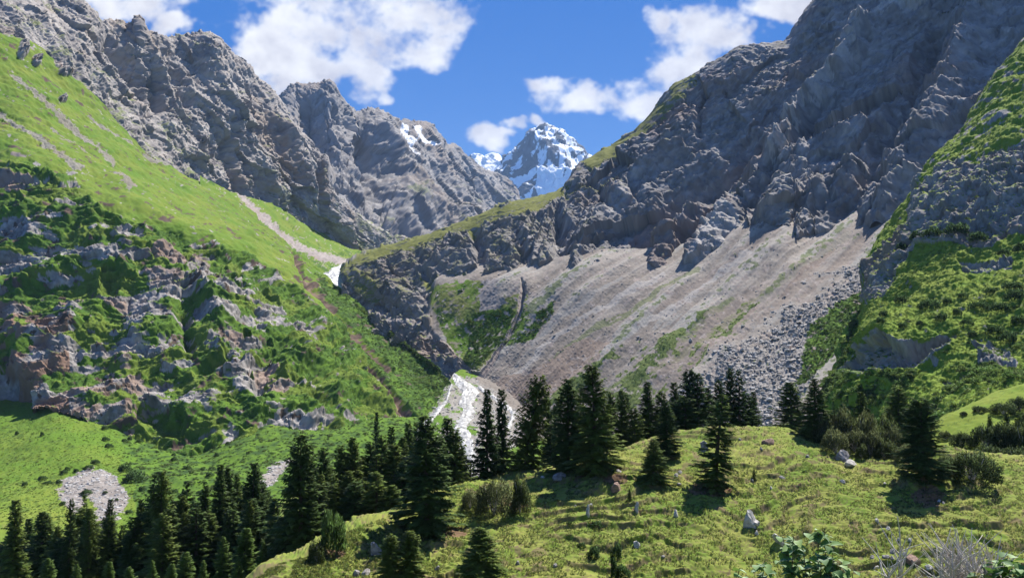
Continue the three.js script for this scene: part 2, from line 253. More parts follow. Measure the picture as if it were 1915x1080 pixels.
// ---- left mountain: rock ridge
{
  const cuts = [line([[205, 40], [215, 95], [250, 150], [300, 190]], 26, { h: -40 }), line([[425, 270], [430, 310], [440, 350], [470, 400]], 16, { h: -34 }), line([[300, 80], [330, 150], [350, 230], [400, 290]], 20, { h: -26 }), line([[470, 130], [500, 200], [520, 260], [560, 330]], 22, { h: -34 }), line([[255, 35], [280, 100], [330, 200], [380, 260]], 16, { h: 22 }), line([[377, 62], [410, 150], [440, 230], [480, 300], [520, 360]], 26, { h: 30 }), line([[545, 225], [560, 290], [590, 350], [640, 420]], 18, { h: 20 }), line([[607, 292], [610, 330], [612, 380]], 7, { h: 24 }), line([[595, 300], [600, 345], [605, 400]], 8, { h: -20 }), line([[660, 400], [690, 440], [720, 470]], 12, { h: -20 }), line([[560, 380], [600, 420], [650, 455]], 12, { h: -14 })];
  makePatch('left_rock_ridge', {
    x0: -180, x1: 800, res: 1.6, back: 260, label: 'rugged grey-violet rock ridge above the green left slope',
    rows: [
      { sharp: true, p: [[-90, -90, 860], [0, -32, 880], [40, -18, 900], [75, -6, 920], [90, 4, 930], [101, 2, 940], [112, 3, 950], [125, 0, 955], [140, -2, 960], [150, -5, 970], [158, 8, 980], [168, 14, 990], [178, 21, 1000], [185, 32, 1005], [191, 38, 1010], [205, 34, 1020], [218, 36, 1030], [228, 39, 1035], [233, 49, 1040], [243, 44, 1040], [250, 40, 1040], [258, 30, 1040], [263, 40, 1045], [267, 50, 1050], [277, 59, 1060], [288, 62, 1070], [300, 62, 1080], [310, 68, 1090], [330, 66, 1110], [350, 63, 1130], [365, 60, 1140], [377, 57, 1150], [386, 61, 1155], [397, 64, 1160], [412, 70, 1175], [425, 86, 1190], [436, 102, 1200], [444, 107, 1210], [455, 112, 1220], [466, 121, 1235], [476, 138, 1250], [487, 149, 1265], [500, 160, 1280], [510, 171, 1290], [521, 183, 1300], [530, 200, 1305], [545, 222, 1310], [560, 243, 1310], [572, 256, 1310], [590, 276, 1310], [601, 294, 1300], [606, 288, 1300], [613, 293, 1300], [616, 320, 1310], [622, 352, 1330], [634, 373, 1350], [660, 396, 1380], [700, 424, 1430], [740, 440, 1480], [800, 458, 1550]] },
      { p: [[-90, 0, 760], [0, 20, 790], [100, 70, 850], [200, 125, 930], [300, 185, 1010], [400, 215, 1080], [500, 280, 1170], [560, 325, 1220], [610, 350, 1260], [660, 415, 1340], [720, 440, 1430], [800, 468, 1520]] },
      { p: [[-90, 85, 700], [0, 95, 735], [60, 120, 780], [110, 150, 800], [200, 225, 855], [300, 325, 930], [400, 370, 1030], [520, 415, 1165], [600, 465, 1270], [680, 500, 1350], [800, 510, 1450]] }],
    height(px, py, x, y, z, A, below) { const w = 25 * fbm(x / 110, y / 110, z / 110, 3), e = smooth(-4, 40, below); return 0.5 * e * carve(cuts, px, py, 7) + mix(2.5, 5, e) * (ridged((x + w) / 52, (y - x * 0.3) / 115, (z + w) / 52, 5, 0.54) - 0.95) + mix(2, 8, e) * blocks((x * 0.75 - y * 0.65 + w * 0.3) / 78, (x * 0.65 + y * 0.75 + w * 0.3) / 24, z / 55, 1.2) + mix(1.6, 2.4, e) * blocks((x + w) / 21, (y + x * 0.5) / 24, (z + w) / 21) + 2.4 * blocks((x * 0.75 - y * 0.65) / 17, (x * 0.65 + y * 0.75) / 5.5, z / 13) + 1.3 * blocks((x * 0.75 - y * 0.65) / 7, (x * 0.65 + y * 0.75) / 2.6, z / 5.5) + 0.7 * blocks(x / 2.6, y / 2.2, z / 2.6); },
    color(px, py, x, y, z, A, up, C) {
      rockTint(C, x, y, z, 26, [0.185, 0.168, 0.16], [0.37, 0.34, 0.31], [0.235, 0.19, 0.155]);
      const low = smooth(-70, -5, inside(slopeBand, px, py)), g = fbm(x / 22, y / 22, z / 22, 4, 0.6) + up * 1.1;
      if (g > 1.42 - 0.55 * low) overC(C, [0.125, 0.155, 0.045], 0.75);
    },
  });
}

// ---- far left bank: green strip with a talus tongue, beside the upper torrent
const talus3 = line([[422, 338], [450, 368], [480, 398], [520, 432], [560, 462], [600, 478], [640, 488]], 10);
makePatch('far_left_bank', {
  x0: 370, x1: 740, res: 1.8, category: 'hillside', label: 'green strip of hillside with a pale stone tongue beside the upper torrent',
  rows: [
    { p: [[370, 330, 985], [430, 358, 1045], [480, 374, 1110], [520, 388, 1165], [560, 410, 1210], [600, 436, 1270], [640, 456, 1330], [670, 464, 1380], [700, 469, 1430], [740, 472, 1480]] },
    { p: [[370, 380, 930], [430, 400, 960], [520, 440, 1020], [600, 476, 1090], [650, 486, 1180], [690, 476, 1330], [740, 480, 1420]] },
    { p: [[370, 440, 860], [430, 450, 880], [520, 500, 900], [600, 545, 900], [640, 560, 930], [690, 500, 1200], [740, 500, 1350]] }],
  height(px, py, x, y, z, A) { const t = near(talus3, px + 3 * n3(px / 9, py / 9, 1), py + 3 * n3(px / 9, py / 9, 5)); A[0] = t; return 5 * fbm(x / 50, y / 50, z / 50, 4) + 0.9 * fbm(x / 5, y / 5, z / 5, 2) + (t > 0 ? 1.2 * blocks(x / 3, y / 3, z / 3) : 0); },
  color(px, py, x, y, z, A, up, C) {
    mixC(C, GRASS, GRASS_Y, clamp(0.4 + 0.6 * fbm(x / 40, y / 18, z / 40, 4))); if (fbm(x / 16, y / 16, z / 16, 3) + (py > 470 ? 0.5 : 0) > 0.55) overC(C, GRASS_D, 0.8);
    const n = fbm(x / 6, y / 6, z / 6, 3); if (A[0] > 0.3 + 0.5 * n) rockTint(C, x, y, z, 9, [0.2, 0.175, 0.16], [0.33, 0.29, 0.27], [0.24, 0.19, 0.165]);
    else if (fbm(x / 11 + 7, y / 11, z / 11, 3) > 0.62 + (py < 440 ? 0.25 : 0)) overC(C, [0.25, 0.22, 0.18], 0.8);
  },
});

// ---- left slope: the long green mountainside and the ledged cliff below it
const cliffZone = poly([[-140, 312], [40, 306], [90, 315], [150, 338], [195, 395], [255, 408], [330, 432], [400, 458], [470, 480], [520, 510], [560, 545], [600, 575], [640, 605], [670, 650], [700, 690], [730, 740], [800, 800], [845, 900], [-140, 900]], 60);
const shrubZone = poly([[590, 505], [640, 545], [700, 596], [770, 650], [845, 712], [842, 760], [800, 790], [740, 760], [690, 690], [650, 640], [610, 570]], 30);
const LS = {
  cave: [line([[205, 512], [202, 540]], 20, { h: -12, round: true }), line([[345, 600], [352, 655]], 18, { h: -10 }), line([[0, 725], [25, 745]], 40, { h: -16, round: true }), line([[280, 780], [330, 800]], 30, { h: -12, round: true }), line([[370, 690], [420, 670]], 16, { h: -9 }), line([[295, 520], [280, 610]], 46, { h: 8, round: true }), line([[400, 540], [440, 590]], 40, { h: 7, round: true }), line([[150, 600], [60, 660]], 50, { h: 7, round: true }), line([[520, 640], [480, 720]], 34, { h: -7 }), line([[585, 690], [620, 780]], 24, { h: -7 })],
  scar: line([[574, 520], [600, 548], [625, 578], [650, 612], [690, 655], [730, 690]], 9), scar2: line([[690, 690], [730, 735], [765, 780], [790, 800]], 8), scar3: line([[545, 470], [570, 510], [580, 530]], 6),
  talus: [line([[22, 138], [60, 170], [100, 205], [135, 238], [165, 268], [208, 305]], 9), line([[-20, 200], [30, 232], [70, 262], [110, 290], [150, 318]], 8), line([[95, 240], [130, 268], [160, 290]], 4), line([[170, 215], [230, 262], [290, 300], [345, 322]], 3.4), line([[224, 330], [240, 350]], 9)],
  crag: [[42, 92, 10, 16], [37, 103, 8, 9], [68, 112, 9, 11], [108, 116, 9, 12], [122, 134, 16, 9], [156, 140, 5, 7], [20, 40, 30, 14], [118, 183, 9, 6]],
};
const leftSlope = makePatch('left_slope', {
  x0: -220, x1: 846, res: 1.65, category: 'mountainside', label: 'sunlit green mountainside with a broken grassy cliff at its foot, left of the torrent',
  rows: [
    { p: [[-130, 20, 680], [-60, 45, 700], [0, 64, 735], [50, 72, 770], [110, 122, 800], [160, 162, 825], [220, 230, 862], [300, 303, 930], [385, 342, 1010], [430, 365, 1045], [470, 400, 1000], [520, 442, 890], [570, 483, 800], [610, 514, 750], [640, 541, 722], [697, 594, 686], [760, 642, 645], [800, 672, 610], [846, 716, 565]] },
    { p: [[-130, 200, 630], [0, 210, 655], [150, 270, 695], [300, 350, 755], [400, 400, 790], [480, 440, 800], [560, 490, 750], [640, 550, 710], [720, 620, 668], [800, 682, 608], [846, 722, 563]] },
    { p: [[-130, 325, 560], [0, 330, 575], [100, 345, 580], [200, 385, 585], [300, 412, 605], [400, 445, 630], [500, 495, 650], [580, 540, 660], [650, 590, 668], [720, 645, 645], [790, 690, 600], [846, 728, 560]] },
    { p: [[-130, 560, 495], [0, 560, 500], [150, 580, 504], [300, 610, 508], [450, 620, 520], [560, 640, 535], [650, 670, 560], [740, 705, 570], [800, 730, 560], [846, 742, 548]] },
    { p: [[-130, 765, 432], [0, 765, 436], [100, 770, 432], [200, 815, 425], [300, 862, 415], [360, 870, 412], [430, 840, 425], [560, 850, 430], [700, 840, 450], [780, 830, 475], [846, 790, 510]] }],
  height(px, py, x, y, z, A) {
    const j = 15 * fbm(px / 42, py / 30, 2.2, 4, 0.6), rock = smooth(-9, 12, inside(cliffZone, px + j, py + j * 0.8)); A[0] = rock;
    let h = (1 - rock) * (6 * fbm(x / 70, y / 70, z / 70, 4, 0.5) + 1.2 * fbm(x / 9, y / 9, z / 9, 3, 0.6)) + carve(LS.cave, px, py, 7);
    if (rock > 0) {
      const w = fbm(x / 40, y / 40, z / 40, 4, 0.55), a = 0.35 + 0.65 * smooth(-0.4, 0.5, n3(x / 60, y / 60, z / 60)), right = smooth(440, 640, px);
      const t = (y - x * 0.22 + z * 0.1 + 17 * w) / 15.5, fr = t - Math.floor(t), t2 = (y - x * 0.3 + 8 * w + 40) / 5.2, f2 = t2 - Math.floor(t2);
      const saw = (f) => f < 0.86 ? f / 0.86 - 0.5 : 0.5 - (f - 0.86) / 0.14;
      const ledge = Math.max(smooth(0.74, 0.9, fr), smooth(0.12, 0.02, fr)), veg = smooth(-0.12, 0.3, 0.85 * fbm(x / 34, y / 12, z / 34 + 31, 4, 0.5) + 0.42 * ledge * a + 0.34 * right + 0.22 * smooth(560, 340, py) + 0.2 * smooth(0.1, -0.6, n3(x / 45, y / 30, z / 45 + 5)) - 0.25 * smooth(140, 20, px) * smooth(560, 640, py) + 0.1), br = 1 - 0.72 * veg; A[1] = veg;
      h += rock * ((6.5 * a * saw(fr) + 1.6 * saw(f2)) * (1 - 0.45 * right) + 8 * (ridged(x / 62, y / 85, z / 62, 4, 0.5) - 0.9) + br * (2.3 * blocks(x / 20, (y - x * 0.25) / 11, z / 20) + 1.5 * blocks(x / 9, (y - x * 0.25) / 4, z / 9) + 0.8 * blocks(x / 3.6, (y - x * 0.25) / 1.7, z / 3.6)) + veg * 0.8 * fbm(x / 4, y / 4, z / 4, 2));
    }
    const s = Math.max(near(LS.scar, px + j * 0.3, py), near(LS.scar2, px + j * 0.3, py) * 0.8, near(LS.scar3, px, py)); A[2] = s; h -= 9 * s;
    let tl = 0; for (const l of LS.talus) tl = Math.max(tl, near(l, px + j * 0.25, py + j * 0.25)); A[3] = tl; if (tl > 0) h += 1.1 * blocks(x / 2.6, y / 2.6, z / 2.6);
    for (const [cx, cy, rx, ry] of LS.crag) { const q = 1 - ((px - cx) / rx) ** 2 - ((py - cy) / ry) ** 2; if (q > 0) { h += 6 * Math.sqrt(q) * (0.8 + 0.9 * blocks(x / 5, y / 8, z / 5) + 0.5 * blocks(x / 2, y / 3, z / 2)); A[0] = Math.max(A[0], 0.9); A[1] = 0; } }
    return h;
  },
  color(px, py, x, y, z, A, up, C) {
    const n = fbm(x / 34, y / 13, z / 34, 4, 0.55), fine = n3(x / 3.5, y / 3.5, z / 3.5); let cover = 0;
    mixC(C, GRASS, GRASS_Y, clamp(0.42 + 0.62 * n + 0.18 * fine)); if (n3(x / 7 + 3, y / 5, z / 7) + 0.6 * n3(x / 2.6, y / 2.6, z / 2.6) > 0.62) overC(C, GRASS_D, 0.55);
    const rough = fbm(x / 12, y / 9, z / 12 + 20, 4, 0.6);
    if (A[0] > 0.5) {
      const gz = A[1] + 0.45 * (up - 0.55) + 0.3 * rough;
      if (gz > 0.42) { mixC(C, GRASS_D, GRASS, clamp(0.5 + 0.7 * rough + 0.4 * fine)); if (n > 0.1) overC(C, GRASS_Y, 0.5); cover = gz > 0.7 ? 1 : 0; }
      else { rockTint(C, x, y, z, 13, [0.125, 0.115, 0.11], [0.37, 0.345, 0.325], [0.225, 0.15, 0.11]); if (px < 130 && py > 560) overC(C, [0.2, 0.13, 0.095], smooth(0, 0.35, n3(x / 17, y / 17, z / 17) + 0.3)); }
    } else { if (rough > 0.78 + 0.3 * n3(x / 80, y / 80, z / 80)) rockTint(C, x, y, z, 8, [0.16, 0.15, 0.14], [0.32, 0.3, 0.28], [0.22, 0.17, 0.14]); }
    if (inside(shrubZone, px + 9 * rough, py) > 0 && A[2] < 0.2) { mixC(C, SHRUB, GRASS, clamp(0.45 + 0.7 * rough)); cover = 2; }
    if (A[2] > 0.3 + 0.5 * rough) { mixC(C, [0.095, 0.068, 0.052], [0.25, 0.175, 0.125], clamp(0.45 + rough + 0.3 * fine)); cover = 0; }
    if (A[3] > 0.42 + 0.6 * n3(x / 5, y / 5, z / 5)) { rockTint(C, x, y, z, 5, [0.135, 0.13, 0.1], [0.25, 0.235, 0.2], [0.18, 0.16, 0.125]); cover = 0; }
    A[3] = cover;
  },
});

// ---- right mountain and the rock step in front of the upper valley
const stepGrass = [poly([[640, 500], [690, 470], [760, 448], [880, 408], [950, 378], [1065, 342], [1040, 372], [1010, 395], [935, 412], [890, 436], [800, 452], [730, 474], [690, 492]], 20), poly([[1088, 302], [1130, 276], [1185, 243], [1262, 162], [1300, 140], [1250, 210], [1175, 272], [1110, 318]], 20), poly([[1040, 372], [1100, 350], [1165, 345], [1110, 362], [1050, 378]], 10), poly([[790, 520], [900, 512], [985, 512], [960, 545], [800, 545]], 20), poly([[640, 505], [665, 500], [690, 520], [720, 560], [700, 570], [660, 540]], 12)];
const sunPaintedRock = [poly([[1290, 496], [1325, 430], [1352, 376], [1388, 398], [1386, 440], [1322, 486]], 20), line([[1450, 300], [1500, 215], [1545, 160], [1582, 120], [1600, 80], [1575, 50], [1640, 25], [1720, -20]], 20), poly([[1570, 36], [1625, 18], [1690, -10], [1770, -20], [1700, 25], [1625, 30]], 12), line([[1605, 40], [1600, 70]], 16)];  // whitish rock and debris, with the sunlight on buttress and rib painted in
const RM = {
  gullies: [line([[1318, 168], [1312, 205], [1308, 255]], 9, { h: -16 }), line([[1100, 330], [1130, 385], [1142, 395]], 12, { h: -16 }), line([[1180, 500], [1200, 440], [1260, 390], [1340, 330], [1420, 270]], 30, { h: -30 }), line([[1270, 490], [1300, 430], [1345, 370], [1390, 330]], 22, { h: -26 }), line([[1060, 500], [1045, 430], [1040, 400]], 16, { h: -16 }), line([[1400, 440], [1415, 380], [1450, 320], [1520, 230], [1560, 160]], 22, { h: -24 }), line([[1560, 450], [1610, 350], [1680, 220], [1760, 60]], 30, { h: -30 }), line([[780, 470], [800, 520]], 12, { h: -9 }), line([[890, 440], [900, 505]], 12, { h: -14 }), line([[960, 430], [985, 505]], 14, { h: -12 }), line([[1530, 330], [1490, 400], [1470, 450]], 14, { h: -14 })],
  ribs: [line([[1070, 500], [1120, 420], [1180, 350], [1240, 300], [1300, 250]], 30, { h: 24 }), line([[1300, 490], [1335, 420], [1360, 380]], 34, { h: 26 }), line([[1220, 495], [1250, 440], [1310, 390]], 24, { h: 18 }), line([[1480, 452], [1500, 400], [1520, 360]], 34, { h: 22, round: true }), line([[1560, 440], [1595, 385], [1605, 345]], 42, { h: 26, round: true }), line([[1440, 410], [1455, 370]], 22, { h: 16, round: true }), line([[1452, 300], [1500, 215], [1550, 160], [1590, 110], [1610, 60]], 26, { h: 46 }), line([[1640, 420], [1690, 330], [1750, 220], [1800, 100], [1830, -20]], 44, { h: 34 }), line([[690, 500], [740, 545], [790, 600]], 30, { h: 10, round: true }), line([[840, 470], [880, 490]], 30, { h: 8, round: true }), line([[930, 440], [1010, 470]], 30, { h: 8, round: true })],
};
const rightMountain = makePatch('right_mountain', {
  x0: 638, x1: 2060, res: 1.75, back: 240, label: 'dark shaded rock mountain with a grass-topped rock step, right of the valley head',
  rows: [
    { sharp: true, p: [[638, 512, 730], [645, 501, 735], [660, 488, 745], [672, 480, 752], [690, 472, 760], [705, 468, 765], [720, 461, 772], [740, 456, 780], [760, 449, 785], [780, 443, 790], [800, 437, 795], [825, 428, 798], [850, 420, 800], [880, 409, 803], [900, 400, 806], [925, 389, 813], [950, 379, 820], [970, 374, 830], [990, 370, 841], [1015, 365, 856], [1040, 358, 869], [1060, 345, 881], [1066, 333, 884], [1075, 319, 891], [1085, 308, 897], [1095, 300, 903], [1112, 290, 913], [1130, 278, 922], [1145, 272, 931], [1160, 262, 935], [1172, 252, 939], [1185, 245, 941], [1200, 231, 942], [1215, 215, 943], [1228, 198, 944], [1240, 184, 942], [1248, 172, 940], [1255, 164, 938], [1270, 153, 935], [1290, 144, 933], [1310, 134, 930], [1330, 124, 928], [1355, 110, 924], [1380, 96, 920], [1400, 90, 916], [1420, 85, 920], [1445, 84, 925], [1470, 80, 929], [1480, 70, 927], [1490, 54, 926], [1500, 40, 925], [1510, 25, 923], [1522, 10, 922], [1535, -8, 922], [1560, -50, 919], [1640, -150, 920], [1750, -230, 897], [1900, -280, 866], [2060, -300, 828]] },
    { p: [[638, 535, 712], [690, 520, 722], [760, 500, 732], [850, 465, 745], [950, 440, 753], [1050, 420, 776], [1130, 390, 795], [1200, 350, 803], [1260, 320, 801], [1340, 290, 791], [1420, 260, 779], [1500, 220, 778], [1600, 140, 776], [1750, 80, 750], [1900, 40, 705], [2060, 20, 659]] },
    { p: [[638, 572, 700], [690, 618, 682], [740, 640, 655], [790, 640, 645], [806, 600, 658], [820, 556, 678], [850, 548, 680], [900, 543, 680], [960, 540, 678], [1000, 547, 672], [1060, 532, 670], [1130, 522, 668], [1180, 522, 660], [1197, 538, 655], [1250, 517, 652], [1268, 530, 645], [1310, 512, 640], [1390, 462, 640], [1462, 436, 640], [1482, 476, 622], [1520, 500, 608], [1560, 472, 608], [1640, 435, 602], [1720, 405, 585], [1900, 360, 530], [2060, 330, 490]] }],
  height(px, py, x, y, z, A, below) {
    const w = 18 * fbm(x / 90, y / 90, z / 90, 3), hump = smooth(1120, 960, px), j = 8 * fbm(px / 30, py / 24, 6.1, 4, 0.6); let g = -40; for (const q of stepGrass) g = Math.max(g, inside(q, px + j, py + j * 0.6)); A[0] = g;
    const bed = (y * 0.8 - x * 0.55 + w * 1.2) / mix(26, 14, hump), fr = bed - Math.floor(bed), amp = g > 0 ? 0.35 : 1;
    const e = smooth(-4, 40, below); return 0.6 * e * (carve(RM.gullies, px, py, 8) + carve(RM.ribs, px, py, 9)) + mix(0.45, 1, e) * amp * (8.5 * blocks((x * 0.8 + y * 0.6 + w) / 125, (y * 0.8 - x * 0.6 + w * 0.6) / 30, z / 90, 1.2) * (1 - 0.5 * hump) + mix(5, 4.5, hump) * (ridged((x + w) / 70, (y + x * 0.5) / 95, z / 70, 5, 0.5) - 0.92) + 4.2 * (fr < 0.8 ? fr / 0.8 - 0.5 : 0.5 - (fr - 0.8) / 0.2) + 2.4 * blocks((x - y * 0.6) / 24, (y + x * 0.5) / 14, z / 24) + 1.6 * blocks((x - y * 0.6) / 9, (y + x * 0.5) / 6, z / 9) + 1.9 * blocks((x * 0.8 + y * 0.6) / 15, (y * 0.8 - x * 0.6) / 3.6, z / 10) + 0.9 * blocks((x * 0.8 + y * 0.6) / 6, (y * 0.8 - x * 0.6) / 1.8, z / 4));
  },
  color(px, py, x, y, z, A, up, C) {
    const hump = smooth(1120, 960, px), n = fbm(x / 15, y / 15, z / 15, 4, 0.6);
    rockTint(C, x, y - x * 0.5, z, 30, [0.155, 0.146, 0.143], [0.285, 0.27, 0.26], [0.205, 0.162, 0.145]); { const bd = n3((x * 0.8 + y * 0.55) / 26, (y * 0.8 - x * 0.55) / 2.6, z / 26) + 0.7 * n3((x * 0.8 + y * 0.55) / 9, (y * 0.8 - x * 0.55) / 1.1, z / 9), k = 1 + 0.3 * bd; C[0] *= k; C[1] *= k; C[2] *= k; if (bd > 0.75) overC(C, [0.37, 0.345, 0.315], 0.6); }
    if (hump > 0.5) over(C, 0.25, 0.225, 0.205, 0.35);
    let pale = -40; for (let i = 0; i < 4; i++) { const q = sunPaintedRock[i]; pale = Math.max(pale, i === 1 || i === 3 ? near(q, px + 16 * n, py + 6 * n) * 8 - 3.4 - 2.5 * Math.abs(n) : inside(q, px + 10 * n, py + 8 * n) - 3); } if (pale > 0) rockTint(C, x, y, z, 12, [0.26, 0.245, 0.235], [0.40, 0.375, 0.35], [0.3, 0.26, 0.225]);  // paler colour where the rib catches the sun: sunlight put into the albedo
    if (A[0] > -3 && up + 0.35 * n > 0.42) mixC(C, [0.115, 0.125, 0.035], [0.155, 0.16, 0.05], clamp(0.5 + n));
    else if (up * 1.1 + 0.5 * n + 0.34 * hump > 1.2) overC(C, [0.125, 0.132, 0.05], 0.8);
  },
});

// ---- the scree fan and the grassy bowl under the step
const FZ = { streaks: [[[[1452, 425], [1330, 510], [1200, 595], [1090, 665], [985, 745]], 9, [0.20, 0.165, 0.14]], [[[1400, 470], [1280, 560], [1150, 640], [1040, 720]], 7, [0.33, 0.305, 0.28]], [[[1590, 440], [1460, 530], [1330, 620], [1210, 700], [1120, 770]], 8, [0.12, 0.14, 0.055]], [[[1300, 500], [1180, 575], [1060, 650], [975, 720]], 8, [0.125, 0.145, 0.06]], [[[1240, 510], [1120, 575], [1010, 650], [950, 710]], 6, [0.33, 0.305, 0.28]], [[[1640, 415], [1520, 500], [1400, 590], [1290, 680]], 8, [0.195, 0.15, 0.125]], [[[1370, 560], [1260, 640], [1160, 715], [1090, 780]], 9, [0.11, 0.14, 0.05]], [[[1160, 520], [1060, 580], [990, 640]], 7, [0.24, 0.23, 0.215]]].map(([p, w, tone]) => line(p, w, { tone })),
  bowl: poly([[795, 535], [860, 515], [905, 528], [902, 600], [955, 560], [985, 545], [990, 580], [955, 640], [905, 700], [870, 690], [835, 640], [815, 600]], 20), dark: poly([[880, 595], [955, 575], [975, 590], [945, 640], [905, 690], [870, 680], [872, 640]], 14), strip: poly([[952, 645], [985, 600], [1035, 560], [1032, 590], [985, 628]], 12), gorge: poly([[690, 560], [800, 590], [812, 625], [850, 660], [902, 700], [900, 735], [690, 700]], 20),
  trail: line([[980, 530], [972, 580], [950, 632], [925, 672], [900, 705]], 6.5), rill: line([[975, 520], [978, 545], [972, 578]], 2.2), brown: poly([[900, 720], [1010, 680], [1070, 640], [1140, 632], [1110, 700], [1040, 770], [930, 770]], 30), fall: poly([[890, 535], [935, 525], [930, 600], [905, 600]], 12),
  field: poly([[1260, 740], [1330, 690], [1400, 630], [1480, 580], [1550, 545], [1600, 500], [1640, 500], [1630, 570], [1560, 650], [1480, 760], [1400, 830], [1260, 830]], 40), red: poly([[1180, 700], [1300, 610], [1440, 520], [1600, 425], [1640, 405], [1640, 450], [1520, 540], [1380, 630], [1250, 720]], 30), shrub: poly([[1505, 615], [1560, 575], [1620, 540], [1640, 580], [1600, 640], [1530, 700], [1480, 720], [1500, 660]], 20), green: poly([[960, 780], [1060, 720], [1180, 640], [1330, 590], [1420, 560], [1330, 660], [1250, 720], [1180, 800]], 30), lip: poly([[1060, 505], [1180, 488], [1260, 500], [1250, 520], [1080, 530]], 10) };
const scree = makePatch('scree_fan', {
  x0: 688, x1: 1730, res: 1.7, category: 'scree', label: 'wide grey-pink scree fan with green streaks under the right mountain',
  rows: [
    { p: [[688, 570, 715], [740, 585, 690], [790, 580, 684], [815, 505, 720], [850, 498, 722], [900, 492, 722], [960, 488, 722], [1000, 494, 712], [1060, 476, 714], [1130, 464, 714], [1180, 466, 704], [1250, 460, 697], [1310, 450, 690], [1390, 405, 688], [1470, 375, 690], [1520, 400, 680], [1640, 370, 650], [1730, 340, 635]] },
    { p: [[688, 590, 690], [740, 612, 662], [790, 615, 652], [803, 575, 668], [818, 530, 692], [850, 522, 692], [900, 517, 691], [960, 512, 690], [1000, 520, 680], [1060, 503, 680], [1130, 491, 680], [1180, 492, 670], [1250, 490, 662], [1310, 480, 652], [1390, 432, 652], [1470, 404, 652], [1520, 425, 645], [1640, 402, 615], [1730, 368, 600]] },
    { p: [[688, 602, 680], [740, 630, 650], [800, 640, 640], [850, 640, 640], [900, 632, 640], [1000, 620, 622], [1100, 610, 602], [1200, 600, 582], [1300, 590, 562], [1400, 580, 545], [1500, 560, 533], [1600, 535, 518], [1730, 500, 500]] },
    { p: [[688, 625, 668], [760, 668, 640], [820, 704, 612], [890, 728, 590], [930, 745, 570], [960, 760, 557], [1000, 785, 530], [1100, 815, 495], [1200, 825, 465], [1300, 825, 437], [1450, 812, 400], [1540, 790, 385], [1600, 760, 385], [1730, 700, 400]] }],
  height(px, py, x, y, z, A) {
    const n = fbm(x / 26, y / 26, z / 26, 3), g = smooth(-4, 6, inside(FZ.gorge, px + 8 * n, py + 5 * n)); A[0] = g; const ac = x * 0.6 + z * 0.8, al = x * -0.8 + z * 0.6; A[1] = fbm(ac / 17, al / 260, 3.1, 4, 0.55); A[2] = n;
    const t = near(FZ.trail, px + 2 * n, py), f = inside(FZ.field, px + 14 * n, py + 10 * n) > 0 ? 1 : 0;
    return g * (7 * (ridged(x / 26, y / 38, z / 26, 4) - 0.9) + 3 * blocks(x / 8, y / 9, z / 8) + 1.2 * blocks(x / 3, y / 3, z / 3)) + (1 - g) * (2.2 * A[1] + 1.0 * n + 0.24 * blocks(x / 2.4, y / 2.4, z / 2.4) + 0.16 * fbm(x, y, z, 2)) - 4 * t * (t > 0.4 ? 1 : t) - 2.5 * near(FZ.rill, px, py) + f * (0.85 * blocks(x / 2.9, y / 2.9, z / 2.9) + 0.5 * blocks(x / 1.5, y / 1.5, z / 1.5));
  },
  color(px, py, x, y, z, A, up, C) {
    const s = A[1], n = A[2], fine = n3(x / 1.7, y / 1.7, z / 1.7), m = fbm(x / 7, y / 7, z / 7 + 5, 3, 0.6); let cover = 0;
    mixC(C, [0.192, 0.164, 0.138], [0.325, 0.292, 0.254], clamp(0.5 + 1.0 * s + 0.3 * fine + 0.2 * m)); for (const q of FZ.streaks) { const t = near(q, px + 7 * n + 3 * m, py + 5 * n); if (t > 0.25 + 0.35 * m) overC(C, q.tone, 0.7); } if (n3(x / 60, y / 60, z / 60) + s > 0.35) overC(C, [0.26, 0.25, 0.228], 0.6);
    const jx = px + 12 * n + 5 * m, jy = py + 8 * n + 4 * m;
    if (inside(FZ.brown, jx, jy) > 0) mixC(C, [0.185, 0.14, 0.112], [0.26, 0.21, 0.172], clamp(0.5 + 0.4 * s + 0.4 * fine));
    if (inside(FZ.red, jx, jy) > 0) overC(C, [0.215, 0.172, 0.142], 0.5);
    if (inside(FZ.field, px + 34 * n + 26 * m, py + 20 * n + 16 * m) > 0) { mixC(C, [0.175, 0.158, 0.143], [0.31, 0.287, 0.262], clamp(0.5 + 0.5 * fine + 0.4 * m)); cover = 3; }
    if (inside(FZ.green, jx, jy) > 0 && s + 0.7 * m > 0.05) { mixC(C, [0.075, 0.115, 0.03], [0.13, 0.16, 0.05], clamp(0.5 + m)); cover = 0.5; }
    else if (0.75 * m + s > 0.72) overC(C, [0.095, 0.125, 0.04], 0.75);
    if (inside(FZ.bowl, jx, jy) > 0) { mixC(C, GRASS, [0.15, 0.16, 0.05], clamp(0.5 + 0.8 * n + 0.4 * m)); if (m + 0.3 * fine > 0.5) overC(C, [0.2, 0.17, 0.13], 0.8); }
    if (inside(FZ.fall, jx, jy) > 0) mixC(C, [0.2, 0.175, 0.16], [0.29, 0.265, 0.25], clamp(0.5 + fine));
    if (inside(FZ.dark, jx, jy) > 0 && m > -0.35 || inside(FZ.strip, jx, jy) > 0) { mixC(C, SHRUB, GRASS, clamp(0.5 + m)); cover = 2; }
    if (inside(FZ.shrub, jx, jy) > 0) { mixC(C, SHRUB, GRASS, clamp(0.55 + m)); cover = 2; }
    const t = near(FZ.trail, px + 2 * n, py); if (t > 0.15 + 0.3 * m) mixC(C, [0.23, 0.185, 0.16], [0.31, 0.27, 0.24], clamp(0.5 + fine));
    if (A[0] > 0.5) { rockTint(C, x, y, z, 10, [0.15, 0.135, 0.13], [0.28, 0.25, 0.23], [0.2, 0.155, 0.13]); if (up * 1.1 + 0.6 * m > 1.05) overC(C, GRASS_Y, 0.7); cover = 0; }
    A[3] = cover;
  },
});

